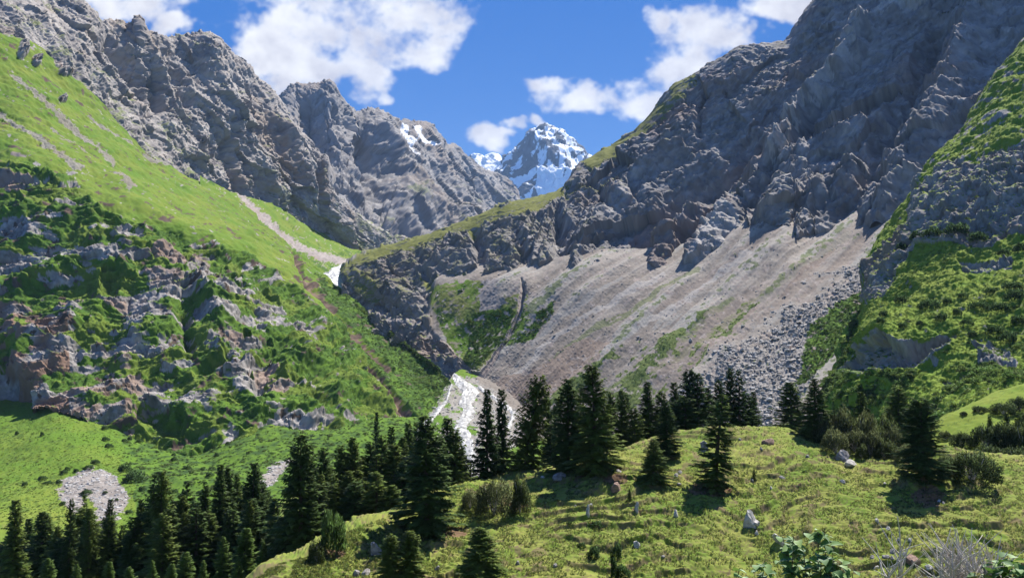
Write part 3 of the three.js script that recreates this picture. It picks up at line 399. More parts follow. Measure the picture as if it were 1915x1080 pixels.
// ---- valley floor: meadow, shrubs, stony fans and the flat by the torrent
const VZ = { stones: poly(zoomed(0, 810, 3.99, [[430, 470], [500, 310], [600, 290], [740, 262], [830, 310], [900, 400], [945, 470], [930, 560], [860, 640], [760, 705], [700, 690], [705, 540], [640, 470], [600, 590], [550, 605], [480, 560]]), 20), fan: poly([[505, 860], [540, 850], [545, 880], [500, 935], [470, 925]], 16), fan2: poly([[484, 905], [520, 862], [548, 856], [520, 892], [492, 925]], 10), shrub: poly([[215, 800], [330, 845], [430, 800], [560, 800], [620, 800], [700, 785], [790, 780], [800, 840], [640, 880], [520, 930], [400, 960], [260, 950], [240, 880]], 30), bed: poly([[838, 700], [885, 705], [930, 735], [985, 785], [975, 830], [930, 850], [900, 900], [850, 905], [845, 850], [780, 830], [800, 790]], 20) };
const valley = makePatch('valley_floor', {
  x0: -280, x1: 1760, res: 2.1, category: 'valley floor', label: 'bright green valley floor with shrubs below the left cliff',
  rows: [
    { p: [[-160, 730, 475], [0, 742, 462], [50, 746, 458], [95, 735, 455], [140, 752, 455], [200, 778, 452], [300, 822, 440], [360, 846, 432], [430, 805, 446], [500, 790, 455], [560, 806, 448], [700, 790, 470], [780, 778, 505], [838, 712, 570], [862, 690, 608], [900, 705, 602], [960, 735, 580], [1100, 790, 520], [1300, 805, 450], [1500, 790, 405], [1760, 740, 400]] },
    { p: [[-160, 820, 398], [0, 820, 400], [100, 810, 402], [200, 835, 395], [300, 858, 392], [400, 862, 390], [500, 840, 402], [640, 835, 410], [760, 815, 435], [850, 775, 490], [900, 780, 495], [1000, 800, 500], [1200, 835, 440], [1500, 830, 380], [1760, 790, 370]] },
    { p: [[-160, 905, 336], [0, 905, 338], [200, 895, 342], [350, 895, 340], [500, 885, 352], [640, 870, 370], [760, 850, 392], [880, 845, 405], [1000, 850, 400], [1200, 860, 380], [1500, 850, 340], [1760, 820, 330]] },
    { p: [[-160, 1010, 252], [0, 1008, 254], [200, 1004, 254], [400, 1000, 252], [600, 965, 268], [800, 930, 290], [900, 905, 308], [1000, 890, 320], [1200, 880, 320], [1500, 860, 290], [1760, 830, 280]] },
    { p: [[-160, 1098, 172], [0, 1096, 166], [200, 1092, 150], [400, 1092, 130], [500, 1086, 112], [560, 1066, 110], [640, 1030, 112], [740, 985, 122], [800, 962, 130], [960, 920, 148], [1060, 905, 156], [1200, 862, 166], [1300, 840, 172], [1400, 832, 176], [1530, 850, 168], [1760, 862, 166]] },
    { p: [[-160, 1200, 110], [200, 1200, 96], [480, 1180, 86], [800, 1080, 95], [1200, 1000, 110], [1760, 1000, 110]] }],
  height(px, py, x, y, z) { return 3.2 * fbm(x / 60, y / 60, z / 60, 4) + 0.5 * fbm(x / 5, y / 5, z / 5, 3) + (py > 700 && py < 900 && px > 780 && px < 1000 ? 0.6 * blocks(x / 3, y / 3, z / 3) : 0); },
  color(px, py, x, y, z, A, up, C) {
    const n = fbm(x / 30, y / 30, z / 30, 4), m = fbm(x / 6, y / 6, z / 6, 4, 0.6), fine = n3(x / 1.6, y / 1.6, z / 1.6); let cover = 1;
    mixC(C, GRASS, GRASS_Y, clamp(0.2 + 0.5 * n + 0.35 * m + 0.5 * smooth(880, 980, py) * smooth(420, 100, px))); if (m > 0.5) overC(C, GRASS_D, 0.6);
    if (inside(VZ.shrub, px + 20 * n, py + 12 * n) > 0) { mixC(C, SHRUB, GRASS, clamp(0.65 + m)); cover = 2; }
    const jx = px + 9 * m, jy = py + 6 * m; let st = -40; for (const k of ['stones', 'fan2']) st = Math.max(st, inside(VZ[k], jx, jy)); if (st > 0) { mixC(C, [0.15, 0.13, 0.115], [0.29, 0.26, 0.235], clamp(0.5 + 0.6 * fine + 0.3 * m)); cover = 3; }
    if (inside(VZ.bed, jx, jy) > 0) { if (n + m > 0.28) { mixC(C, GRASS_D, GRASS, clamp(0.5 + m)); cover = 1; } else { mixC(C, [0.17, 0.157, 0.14], [0.29, 0.272, 0.245], clamp(0.5 + 0.6 * fine)); cover = 3; } }
    if (px > 892 + 10 * n && py < 830 && py > 700 && cover !== 3) { mixC(C, [0.13, 0.112, 0.096], [0.22, 0.195, 0.17], clamp(0.5 + 0.5 * fine + 0.3 * m)); cover = 0; }
    if (py + 40 * n > 1010 || py + 30 * m > 950 && px + 60 * n > 500) { mixC(C, GRASS, [0.15, 0.155, 0.045], clamp(0.5 + m)); cover = 0; }
    A[3] = cover;
  },
});

const soilSpots = [[1155, 906, 24], [838, 1000, 34], [1330, 915, 40], [1735, 930, 32], [1745, 945, 20], [960, 940, 34], [1190, 965, 10], [620, 1040, 24]];

// ---- the grassy knoll with cattle terraces in front
const meadow = makePatch('grassy_knoll', {
  x0: 400, x1: 2260, res: 1.6, resY: 1.25, back: 26, category: 'meadow', label: 'grazed grassy knoll with narrow terraced paths in front of the spruces',
  rows: [
    { p: [[400, 1150, 86], [470, 1086, 89.5], [490, 1072, 90.5], [560, 1043, 95], [640, 1004, 100], [740, 963, 107], [800, 936, 113], [870, 910, 120], [960, 894, 126], [1060, 882, 130], [1130, 853, 135], [1200, 832, 138], [1260, 817, 140], [1330, 807, 142], [1400, 802, 143], [1470, 806, 142], [1530, 828, 137], [1600, 843, 134], [1700, 845, 132], [1760, 838, 134], [1830, 850, 130], [1915, 858, 128], [2040, 865, 126]] },
    { p: [[400, 1125, 86], [480, 1088, 88.5], [640, 1030, 97], [800, 975, 107], [960, 935, 115], [1130, 900, 120], [1260, 880, 123], [1400, 870, 124], [1530, 880, 121], [1700, 890, 119], [1915, 905, 116], [2040, 910, 115]] },
    { p: [[400, 1200, 82], [640, 1190, 82], [1000, 1180, 85], [1400, 1180, 87], [2040, 1180, 86]] }],
  height(px, py, x, y, z, A) {
    const w = fbm(x / 14, 0.3, z / 14, 3), ph = (z * 1.0 + x * 0.12 + 6 * w) / 4.1, fr = ph - Math.floor(ph), on = smooth(-0.25, 0.35, n3(x / 22, 5, z / 16) + 0.12), t = fr < 0.78 ? fr / 0.78 : (1 - fr) / 0.22; A[0] = on; A[1] = fr;
    const rg = smooth(-0.5, 0.3, fbm(x / 13, 7, z / 9, 3)); A[2] = Math.abs(n3(x / 1.15, 3, z / 0.95)) + 0.6 * Math.abs(n3(x / 0.55 + 9, 1, z / 0.5)); return on * 0.62 * t + 0.7 * fbm(x / 11, y / 11, z / 11, 3) + 0.16 * fbm(x / 2.4, y / 1.5, z / 1.0, 3, 0.6) + rg * 0.42 * Math.min(A[2], 0.8);
  },
  color(px, py, x, y, z, A, up, C) {
    const n = fbm(x / 9, 1, z / 9, 4, 0.55), m = fbm(x / 1.5, y / 1.5, z / 1.5, 3, 0.6); mixC(C, [0.112, 0.172, 0.024], [0.225, 0.228, 0.055], clamp(0.5 + 0.55 * n + 0.45 * m)); if (m + 0.3 * n > 0.7) overC(C, GRASS_D, 0.5);
    if (A[2] < 0.16) overC(C, [0.12, 0.1, 0.045], 0.7); if (A[0] > 0.4 && A[1] > 0.76 && A[1] < 0.98 && m > -0.1) overC(C, [0.14, 0.105, 0.06], 0.65); if (n3(x / 3.3, 8, z / 1.6) + 0.6 * m > 0.62) overC(C, [0.15, 0.105, 0.065], 0.7);
    for (const [cx, cy, r] of soilSpots) { const q = ((px - cx) / r) ** 2 + ((py - cy) / (r * 0.42)) ** 2; if (q < 1 + 0.5 * m) overC(C, [0.15, 0.085, 0.058], 0.85); }
  },
});

// ---- right hillside: grass, bushes and a cliff band
const HZ = { cliff: poly([[1638, 462], [1700, 408], [1730, 330], [1800, 300], [1860, 285], [1960, 250], [2080, 200], [2080, 430], [1915, 432], [1850, 470], [1790, 455], [1720, 455], [1680, 520], [1620, 570], [1612, 500]], 30), cliff2: poly([[1596, 640], [1640, 612], [1680, 640], [1790, 618], [1780, 650], [1740, 672], [1690, 690], [1600, 700], [1560, 690]], 16), ledge: poly([[1795, 490], [1850, 488], [1890, 480], [1890, 500], [1800, 508]], 8), patch: [poly([[1820, 640], [1900, 650], [1900, 690], [1840, 690]], 10), poly([[1745, 712], [1800, 700], [1850, 700], [1790, 730]], 8)] };
const rightHill = makePatch('right_hillside', {
  x0: 1532, x1: 2180, res: 1.5, back: 70, category: 'hillside', label: 'steep bright green hillside with a dark cliff band at the right',
  rows: [
    { sharp: true, p: [[1532, 745, 372], [1540, 722, 372], [1550, 690, 372], [1570, 632, 377], [1590, 596, 383], [1606, 574, 390], [1611, 545, 394], [1616, 505, 398], [1628, 480, 406], [1645, 446, 413], [1665, 424, 421], [1682, 402, 421], [1700, 378, 421], [1720, 345, 421], [1740, 318, 421], [1765, 290, 421], [1790, 258, 421], [1820, 212, 424], [1850, 168, 425], [1880, 130, 427], [1915, 88, 428], [2080, -90, 436]] },
    { p: [[1532, 752, 360], [1570, 660, 362], [1606, 595, 373], [1640, 500, 368], [1700, 440, 358], [1760, 370, 354], [1830, 310, 352], [1915, 260, 347], [2080, 150, 341]] },
    { p: [[1532, 760, 348], [1570, 690, 343], [1606, 612, 335], [1640, 570, 327], [1700, 545, 319], [1780, 502, 313], [1850, 482, 307], [1915, 455, 301], [2080, 400, 286]] },
    { p: [[1532, 770, 335], [1570, 715, 323], [1606, 660, 304], [1660, 628, 284], [1750, 615, 274], [1850, 600, 262], [1915, 590, 256], [2080, 560, 241]] },
    { p: [[1532, 780, 325], [1570, 740, 310], [1610, 705, 286], [1690, 692, 266], [1780, 664, 258], [1850, 650, 248], [1915, 640, 243], [2080, 620, 228]] },
    { p: [[1532, 850, 290], [1600, 850, 262], [1700, 845, 235], [1760, 825, 214], [1830, 790, 200], [1915, 760, 194], [2080, 730, 186]] }],
  height(px, py, x, y, z, A) {
    const n = fbm(x / 18, y / 18, z / 18, 4, 0.55), jx = px + 16 * n, jy = py + 12 * n; let r = Math.max(inside(HZ.cliff, jx, jy), inside(HZ.cliff2, jx * 0.7 + px * 0.3, jy * 0.5 + py * 0.5), inside(HZ.ledge, px + 5 * n, py + 3 * n)); for (const q of HZ.patch) r = Math.max(r, inside(q, jx, jy) - 2); const rock = smooth(-5, 5, r); A[0] = rock; A[1] = n;
    const under = smooth(0, 14, inside(HZ.cliff2, jx * 0.5 + px * 0.5, jy * 0.4 + py * 0.6));
    return -6.5 * under + 2.6 * fbm(x / 32, y / 32, z / 32, 3) + (1 - rock) * (1.1 * fbm(x / 5, y / 7, z / 5, 3, 0.6) + 0.35 * n3(x, y, z)) + rock * (3 * (ridged(x / 20, y / 30, z / 20, 4) - 0.95) + 2.3 * blocks(x / 8, y / 10, z / 8) + 1.2 * blocks(x / 3.2, y / 4, z / 3.2) + 0.6 * blocks(x / 1.3, y / 1.4, z / 1.3)) - (px < 1610 ? 3 * ridged(x / 11, y / 16, z / 11, 3) : 0);
  },
  color(px, py, x, y, z, A, up, C) {
    const m = fbm(x / 4.5, y / 4.5, z / 4.5, 4, 0.6), n = A[1]; let cover = 1;
    mixC(C, [0.125, 0.195, 0.022], [0.19, 0.225, 0.035], clamp(0.45 + 0.5 * n + 0.4 * m)); if (m + 0.3 * n > 0.68) { overC(C, GRASS_D, 0.6); cover = 2; } if (py < 330 && fbm(x / 7, y / 5, z / 7, 4, 0.6) > 0.42) { rockTint(C, x, y, z, 4, [0.14, 0.13, 0.12], [0.33, 0.31, 0.285], [0.2, 0.16, 0.13]); cover = 0; }
    if (py > 640 && n + m > 0.25) { mixC(C, SHRUB, GRASS, clamp(0.55 + m)); cover = 2; }
    if (px < 1600 + 14 * n && m > 0) { mixC(C, SHRUB, GRASS, clamp(0.5 + m)); cover = 2; }
    if (A[0] > 0.5 && up * 1.0 + 0.4 * m < 0.82) { rockTint(C, x, y, z, 7, [0.15, 0.14, 0.13], [0.32, 0.3, 0.28], [0.21, 0.165, 0.135]); cover = 0; }
    else if (m > 0.75 && up < 0.7) { rockTint(C, x, y, z, 4, [0.15, 0.14, 0.135], [0.32, 0.3, 0.285], [0.2, 0.16, 0.13]); cover = 0; }
    A[3] = cover;
  },
});

// ---- the light pasture strip between bushes, and the hillside under the viewer
const strip = makePatch('pasture_strip', {
  x0: 1690, x1: 2260, res: 1.9, back: 30, category: 'meadow', label: 'light green strip of pasture between the bushes at the right',
  rows: [
    { p: [[1690, 850, 168], [1740, 806, 174], [1765, 780, 178], [1790, 766, 180], [1820, 752, 182], [1860, 736, 184], [1915, 721, 186], [2060, 690, 190]] },
    { p: [[1690, 870, 152], [1765, 826, 160], [1830, 800, 162], [1915, 785, 163], [2060, 770, 164]] },
    { p: [[1690, 900, 136], [1800, 880, 138], [1915, 880, 137], [2060, 880, 135]] }],
  height(px, py, x, y, z) { return 0.7 * fbm(x / 12, y / 12, z / 12, 3) + 0.2 * fbm(x / 1.6, y / 1.6, z / 1.6, 2); },
  color(px, py, x, y, z, A, up, C) { const n = fbm(x / 8, 1, z / 8, 4), m = fbm(x / 1.5, y / 1.5, z / 1.5, 3, 0.6); mixC(C, [0.105, 0.165, 0.018], [0.175, 0.205, 0.032], clamp(0.5 + 0.5 * n + 0.3 * m)); if (m > 0.6) overC(C, GRASS_D, 0.6); },
});
{
  const W = 64, D = 48, g = new THREE.PlaneGeometry(1, 1, W, D), p = g.attributes.position, col = new Float32Array(p.count * 3), C = [0, 0, 0];
  for (let i = 0; i < p.count; i++) { const u = p.getX(i), v = p.getY(i) + 0.5, d = -14 + Math.pow(v, 1.6) * 112, x = u * (46 + d * 1.9) , m = fbm(x / 1.2, 2, d / 1.2, 3); p.setXYZ(i, x, EYE - 1.68 - 0.375 * Math.max(d, -6) + 0.12 * m + (d > 84 ? -(d - 84) * 0.2 : 0), -d); mixC(C, [0.07, 0.115, 0.02], [0.16, 0.165, 0.045], clamp(0.5 + m)); col.set(C, i * 3); }
  g.setAttribute('color', new THREE.BufferAttribute(col, 3)); g.computeVertexNormals();
  const mesh = new THREE.Mesh(g, terrainMat); mesh.name = 'near_hillside'; mesh.userData = { kind: 'structure', label: 'grassy hillside falling away under the leafy shrubs', category: 'hillside' }; mesh.castShadow = mesh.receiveShadow = true; scene.add(mesh);
}
function ground(x, d) { return EYE - 1.68 - 0.375 * d + (d > 84 ? -(d - 84) * 0.2 : 0); }

// ------------------------------------------------------------------ water
function ribbon(name, label, patch, pts, lift, cols = 9) {
  const steps = [], pos = [], col = [], idx = [];
  for (let i = 0; i + 1 < pts.length; i++) { const n = Math.max(3, Math.ceil(Math.hypot(pts[i + 1][0] - pts[i][0], pts[i + 1][1] - pts[i][1]) / 1.6)); for (let s = 0; s < n; s++) { const t = s / n; steps.push([0, 1, 2].map((k) => mix(pts[i][k], pts[i + 1][k], t))); } }
  steps.push(pts[pts.length - 1]);
  steps.forEach(([x, y, w], r) => { for (let c = 0; c < cols; c++) { const u = c / (cols - 1) * 2 - 1, e = 1 + 0.28 * fbm(r * 0.16, u > 0 ? 3 : 9, 2.2, 3), p = patch.at(x + u * w * e, y + u * w * 0.06);
    const f = fbm(p.x / 3, p.y / 3, p.z / 3, 4, 0.6); pos.push(p.x, p.y + lift * (1 - u * u * 0.9) + 0.5 * f, p.z); const q = f + 0.5 * n3(p.x / 1.3, p.y / 1.3, p.z / 1.3), k = q < -0.12 ? 0.17 : clamp(0.30 + 0.16 * q, 0.18, 0.44); col.push(k, k * 0.99, k * 0.965); } });
  for (let r = 0; r + 1 < steps.length; r++) for (let c = 0; c + 1 < cols; c++) { const i = r * cols + c; idx.push(i, i + cols, i + 1, i + 1, i + cols, i + cols + 1); }
  const g = new THREE.BufferGeometry(); g.setAttribute('position', new THREE.Float32BufferAttribute(pos, 3)); g.setAttribute('color', new THREE.Float32BufferAttribute(col, 3)); g.setIndex(idx); g.computeVertexNormals();
  const m = new THREE.Mesh(g, foam); m.name = name; m.castShadow = m.receiveShadow = true; m.userData = { kind: 'structure', label, category: 'water' }; scene.add(m);
}
const foam = new THREE.MeshStandardMaterial({ vertexColors: true, roughness: 0.45 }); foam.name = 'white_water';
ribbon('torrent', 'white torrent spreading over stones on the valley floor', valley, [[846, 699, 4], [856, 706, 9], [870, 716, 16], [881, 730, 15], [872, 750, 12], [879, 768, 12], [865, 788, 11], [861, 804, 12], [871, 822, 14], [880, 845, 11], [880, 868, 9], [882, 890, 7]], 0.9, 25);
ribbon('side_channel', 'white side arm of the torrent under the scree', valley, [[896, 722, 5], [925, 744, 5], [948, 760, 6], [962, 776, 5], [950, 800, 4]], 0.9);
ribbon('thin_channel', 'thin white channel of the torrent along the shrubby bank', valley, [[845, 716, 2.5], [838, 735, 3], [829, 755, 4], [816, 775, 5], [804, 790, 6], [790, 806, 7], [780, 825, 6]], 0.9);
{
  const t = makePatch('upper_torrent', {
    x0: 604, x1: 668, res: 1.2, category: 'water', label: 'white upper torrent falling out of the hanging valley',
    rows: [{ p: [[604, 511, 925], [615, 506, 935], [630, 498, 960], [645, 490, 1010], [656, 486, 1060], [668, 482, 1120]] }, { p: [[604, 530, 880], [620, 538, 870], [634, 546, 870], [644, 552, 880], [648, 520, 940], [656, 503, 1010], [668, 492, 1090]] }],
    height(px, py, x, y, z) { return 2.2 * fbm(x / 9, y / 9, z / 9, 4, 0.6); },
    color(px, py, x, y, z, A, up, C) { const k = clamp(0.34 + 0.2 * fbm(x / 7, y / 7, z / 7, 4, 0.6), 0.16, 0.46); put(C, k, k, k * 0.98); } });
  t.mesh.material = foam;
}

// ------------------------------------------------------------------ things: bookkeeping
const used = {};
const numbered = (n) => { const k = used[n] = (used[n] ?? -1) + 1; return k ? n + '_' + String(k).padStart(3, '0') : n; };
function tag(o, name, label, category, group) { o.name = numbered(name); o.userData = { label, category }; if (group) o.userData.group = group; o.traverse((m) => { if (m.isMesh) m.castShadow = m.receiveShadow = true; }); scene.add(o); return o; }
function stuff(o, name, label, category) { o.name = name; o.userData = { kind: 'stuff', label, category }; o.castShadow = o.receiveShadow = true; scene.add(o); }
class Soup {                                            // loose triangles with colour
  constructor() { this.p = []; this.n = []; this.c = []; }
  tri(a, b, c, n, col) { this.p.push(a[0], a[1], a[2], b[0], b[1], b[2], c[0], c[1], c[2]); for (let i = 0; i < 3; i++) { this.n.push(n[0], n[1], n[2]); this.c.push(col[0], col[1], col[2]); } }
  geo() { const g = new THREE.BufferGeometry(); g.setAttribute('position', new THREE.Float32BufferAttribute(this.p, 3)); g.setAttribute('normal', new THREE.Float32BufferAttribute(this.n, 3)); g.setAttribute('color', new THREE.Float32BufferAttribute(this.c, 3)); return g; }
}
const unit = (v) => { const l = Math.hypot(v[0], v[1], v[2]) || 1; return [v[0] / l, v[1] / l, v[2] / l]; };
const cross = (a, b) => [a[1] * b[2] - a[2] * b[1], a[2] * b[0] - a[0] * b[2], a[0] * b[1] - a[1] * b[0]];
const needleMat = new THREE.MeshPhysicalMaterial({ vertexColors: true, roughness: 1, specularIntensity: 0.15, transmission: 0.22, thickness: 0, side: THREE.DoubleSide }); needleMat.name = 'spruce_needles';
const youngMat = new THREE.MeshPhysicalMaterial({ vertexColors: true, roughness: 1, specularIntensity: 0.15, transmission: 0.3, thickness: 0, side: THREE.DoubleSide, color: new THREE.Color(1.7, 1.75, 1.35) }); youngMat.name = 'young_needles';
const needleMats = [[1, 1, 1], [1.35, 1.25, 1.05], [0.8, 0.86, 0.9], [1.6, 1.4, 1.1]].map((c) => { const m = needleMat.clone(); m.color.setRGB(c[0], c[1], c[2]); return m; });
const barkMat = new THREE.MeshStandardMaterial({ color: new THREE.Color(0.075, 0.055, 0.042), roughness: 1 }); barkMat.name = 'bark';
const greyBark = new THREE.MeshStandardMaterial({ color: new THREE.Color(0.42, 0.385, 0.35), roughness: 1 }); greyBark.name = 'grey_twigs';
const leafMats = [[0.10, 0.20, 0.03], [0.06, 0.14, 0.025], [0.15, 0.25, 0.04], [0.26, 0.24, 0.04]].map((c) => new THREE.MeshPhysicalMaterial({ color: new THREE.Color(c[0], c[1], c[2]), roughness: 0.9, transmission: 0.4, thickness: 0, side: THREE.DoubleSide }));
const bushMat = new THREE.MeshPhysicalMaterial({ vertexColors: true, roughness: 1, specularIntensity: 0.15, transmission: 0.25, thickness: 0, side: THREE.DoubleSide }); bushMat.name = 'bush_leaves';

// ------------------------------------------------------------------ spruces, ten metres tall before scaling
function spruceParts(seed, o) {
  const r = rng(seed), s = new Soup(), H = 10, whorls = (o.whorls ?? 44) + 10, sk = o.skirt ?? 0.05, ph = r() * 10;
  for (let w = 0; w < whorls; w++) {
    const t = sk + (0.985 - sk) * Math.pow((w + r() * 0.6) / whorls, 0.92), y0 = t * H, prof = Math.pow(1 - t, o.pow ?? 0.72) * smooth(-0.08, 0.16, t - sk + 0.05), nb = Math.round(mix(8, 4, t));
    for (let b = 0; b < nb; b++) {
      const y = y0 + (r() - 0.5) * 0.8 * (1 - t), a = (b + r()) / nb * 6.283 + w * 2.4, L = (o.R * prof * (0.55 + 0.6 * r() + 0.55 * n3(Math.cos(a) * 1.3 + ph, y * 0.55, Math.sin(a) * 1.3)) + 0.12) * (r() < 0.06 ? 1.3 : 1); if (L < 0.1 || r() < (o.gap ?? 0)) continue;
      const up = mix(-0.38, 0.5, t) + (r() - 0.5) * 0.22, ca = Math.cos(a), sa = Math.sin(a), n = Math.max(2, Math.round(L / 0.135));
      for (let k = 0; k < n; k++) {
        const q = (k + 0.55 + r() * 0.4) / n, l = L * q, yy = y + l * up - L * 0.22 * q * q * (1 - t) + 0.16 * L * Math.pow(q, 4), x = ca * l, z = sa * l; if (q < 0.3 && r() < 0.5) continue;
        const len = (0.36 + 0.25 * r()) * (1 - 0.35 * q) * (0.55 + 0.45 * Math.min(1, L)), shade = 0.7 + 0.65 * r() + 0.15 * q, col = [0.044 * shade, 0.07 * shade * (0.93 + 0.16 * r()), 0.018 * shade];
        for (const side of [-1, 1, 0]) {
          const ang = a + side * (0.65 + 0.5 * r()), d = unit([Math.cos(ang), side ? -0.25 + 0.35 * r() + up * 0.4 : -0.75 - r() * 0.3, Math.sin(ang)]), wdt = 0.085 + 0.06 * r(), e = unit(cross(d, [r() - 0.5, 1, r() - 0.5]));
          const p0 = [x - e[0] * wdt, yy - e[1] * wdt, z - e[2] * wdt], p1 = [x + e[0] * wdt, yy + e[1] * wdt, z + e[2] * wdt], p2 = [x + d[0] * len, yy + d[1] * len, z + d[2] * len];
          s.tri(p0, p1, p2, unit([ca * 0.75 + d[0] * 0.4 + (r() - 0.5) * 0.5, 0.45 + (r() - 0.5) * 0.5, sa * 0.75 + d[2] * 0.4 + (r() - 0.5) * 0.5]), col);
        }
      }
    }
  }
  const bow = (r() - 0.5) * 0.25, tr = new THREE.CylinderGeometry(0.02, 0.2, H * 0.98, 7, 8); tr.translate(0, H * 0.49 - 0.1, 0);
  const bend = (p) => { for (let i = 0; i < p.count; i++) p.setX(i, p.getX(i) + bow * Math.sin(p.getY(i) / H * 3.1)); };
  const g = s.geo(); bend(g.attributes.position); bend(tr.attributes.position); return { crown: g, trunk: tr };
}
const SPRUCE = [spruceParts(11, { R: 1.75 }), spruceParts(23, { R: 1.5, pow: 0.85 }), spruceParts(37, { R: 1.25, whorls: 48 }), spruceParts(41, { R: 1.9, pow: 0.62, skirt: 0.03 }), spruceParts(59, { R: 1.35, gap: 0.28, whorls: 36 }), spruceParts(67, { R: 1.7, pow: 0.42, skirt: 0.06, whorls: 46 }), spruceParts(71, { R: 2.2, pow: 0.9, skirt: 0.02, whorls: 34 }), spruceParts(83, { R: 1.45, pow: 0.5, skirt: 0.1, gap: 0.12 }), spruceParts(97, { R: 1.6, pow: 0.6, gap: 0.18, skirt: 0.04 })];
const NOM = [1.75, 1.5, 1.25, 1.9, 1.35, 1.7, 2.2, 1.45, 1.6];
const treeRand = rng(99);
function spruce(base, topPy, wPx, variant, label, group, { lean = 0, young = false, name = 'spruce_tree' } = {}) {
  if (group && variant < 3 && !young) variant = [variant, variant, 7, 8, 4][Math.floor(treeRand() * 5)]; if (!lean) lean = (treeRand() - 0.5) * 0.05;
  const d = proj(base.x, base.y, base.z)[2], top = P(CX, topPy, d).y, h = Math.max(2, top - base.y), g = new THREE.Group(), part = SPRUCE[variant];
  const trunk = new THREE.Mesh(part.trunk, barkMat), crown = new THREE.Mesh(part.crown, young ? youngMat : needleMats[Math.floor(treeRand() * 4)]); trunk.name = 'trunk'; crown.name = 'crown'; g.add(trunk, crown);
  const sx = wPx / F * d / 2 / NOM[variant] * 1.22; g.scale.set(sx, h / 10, sx); g.position.copy(base); g.position.y -= 0.15; g.rotation.set(0, 0, -lean); trunk.rotation.y = crown.rotation.y = Math.floor(treeRand() * 8) * 0.785;
  return tag(g, name, label, 'tree', group);
}
const onKnoll = (px, py) => meadow.at(px, py);
const K = (px, top, base, w, v, label, group, o) => spruce(onKnoll(px, base), top, w, v, label, group, o);
K(1110, 678, 893, 88, 0, 'tallest dark spruce on the knoll, pointed, with a pale boulder at its foot');
K(1062, 706, 886, 74, 3, 'broad dark spruce on the knoll crest beside the tallest pointed spruce');
K(800, 776, 996, 104, 3, 'large bushy spruce on bare reddish soil at the low end of the knoll');
K(1222, 818, 906, 64, 6, 'small wide-skirted spruce on the open knoll slope', undefined);
K(1336, 732, 914, 66, 4, 'thin gappy leaning spruce with a long shadow on the open meadow', undefined, { lean: 0.11 });
K(1728, 745, 908, 74, 5, 'lone dense columnar spruce on the meadow with a dark shadow at its foot');
K(1522, 705, 822, 58, 1, 'dark spruce at the meadow edge beside the grey-green bushes');
K(895, 984, 1100, 76, 0, 'small cone-shaped spruce low on the front of the meadow');
K(730, 1000, 1105, 44, 5, 'left one of two small spruces growing close together on the low meadow', undefined, { young: false });
K(766, 992, 1105, 42, 5, 'right one of two small spruces growing close together on the low meadow');
K(1246, 750, 856, 46, 0, 'slim spruce at the crest right behind the small wide-skirted spruce');
K(1178, 918, 946, 12, 6, 'tiny spruce seedling beside an upright pale stump on the meadow', undefined, { name: 'spruce_seedling' });
K(1411, 872, 896, 9, 6, 'tiny spruce seedling beside a small white stone on the meadow', undefined, { name: 'spruce_seedling' });
const B = (px, d, top, w, v, label, group, o) => spruce(valley.deep(px, d), top, w, v, label, group, o);
B(968, 132, 700, 66, 5, 'tall dark spruce leaning to the right behind the knoll crest', undefined, { lean: 0.17 });
B(910, 130, 724, 58, 1, 'tall narrow spruce in front of the white torrent');
B(940, 142, 724, 40, 2, 'slender spruce squeezed between the leaning spruce and a narrow taller one');
for (const [px, d, top, w, v] of [[1025, 145, 729, 26, 2], [1040, 150, 740, 28, 2], [1030, 138, 790, 40, 1], [1085, 150, 725, 40, 1], [1145, 152, 730, 36, 2], [1163, 150, 727, 32, 2], [1174, 156, 735, 30, 2], [1190, 148, 760, 44, 1], [1135, 148, 770, 40, 0], [1214, 158, 711, 48, 1], [1236, 160, 730, 36, 2], [1265, 168, 712, 30, 2], [1287, 160, 688, 56, 1], [1306, 158, 694, 56, 0], [1280, 155, 740, 70, 0], [1328, 165, 722, 40, 1], [1347, 170, 708, 30, 2], [1370, 172, 686, 32, 2], [1383, 170, 689, 34, 1], [1408, 178, 730, 30, 1], [1395, 174, 735, 44, 0], [1245, 165, 760, 50, 0], [1200, 160, 770, 50, 0]]) B(px, d, top, w * 1.15, v, ...(px < 1110 ? ['slender dark spruce in the row between the leaning spruce and the tallest one', 'spruces between leaning and tallest'] : px < 1205 ? ['dark spruce behind the crest just right of the tallest pointed spruce', 'spruces beside the tallest spruce'] : px < 1320 ? ['dark spruce in the tall clump behind the crest above the small wide-skirted spruce', 'tall clump behind the crest'] : ['dark spruce behind the rounded knoll top, in front of the boulder field', 'spruces before the boulder field']));
B(1480, 200, 712, 72, 0, 'wide dark spruce at the edge of the boulder field', undefined);
for (const [px, d, top, w, v] of [[1610, 178, 730, 34, 2], [1626, 176, 762, 20, 2], [1684, 166, 725, 54, 1], [1598, 180, 760, 24, 2]]) B(px, d, top, w, v, 'dark spruce among the bushes at the foot of the right hillside', 'spruces among the right-hand bushes');
B(552, 112, 812, 98, 3, 'big broad spruce standing above the dense stand left of the knoll');
B(703, 270, 768, 20, 2, 'thin dark far spruce standing alone against the foot of the ledged cliff');
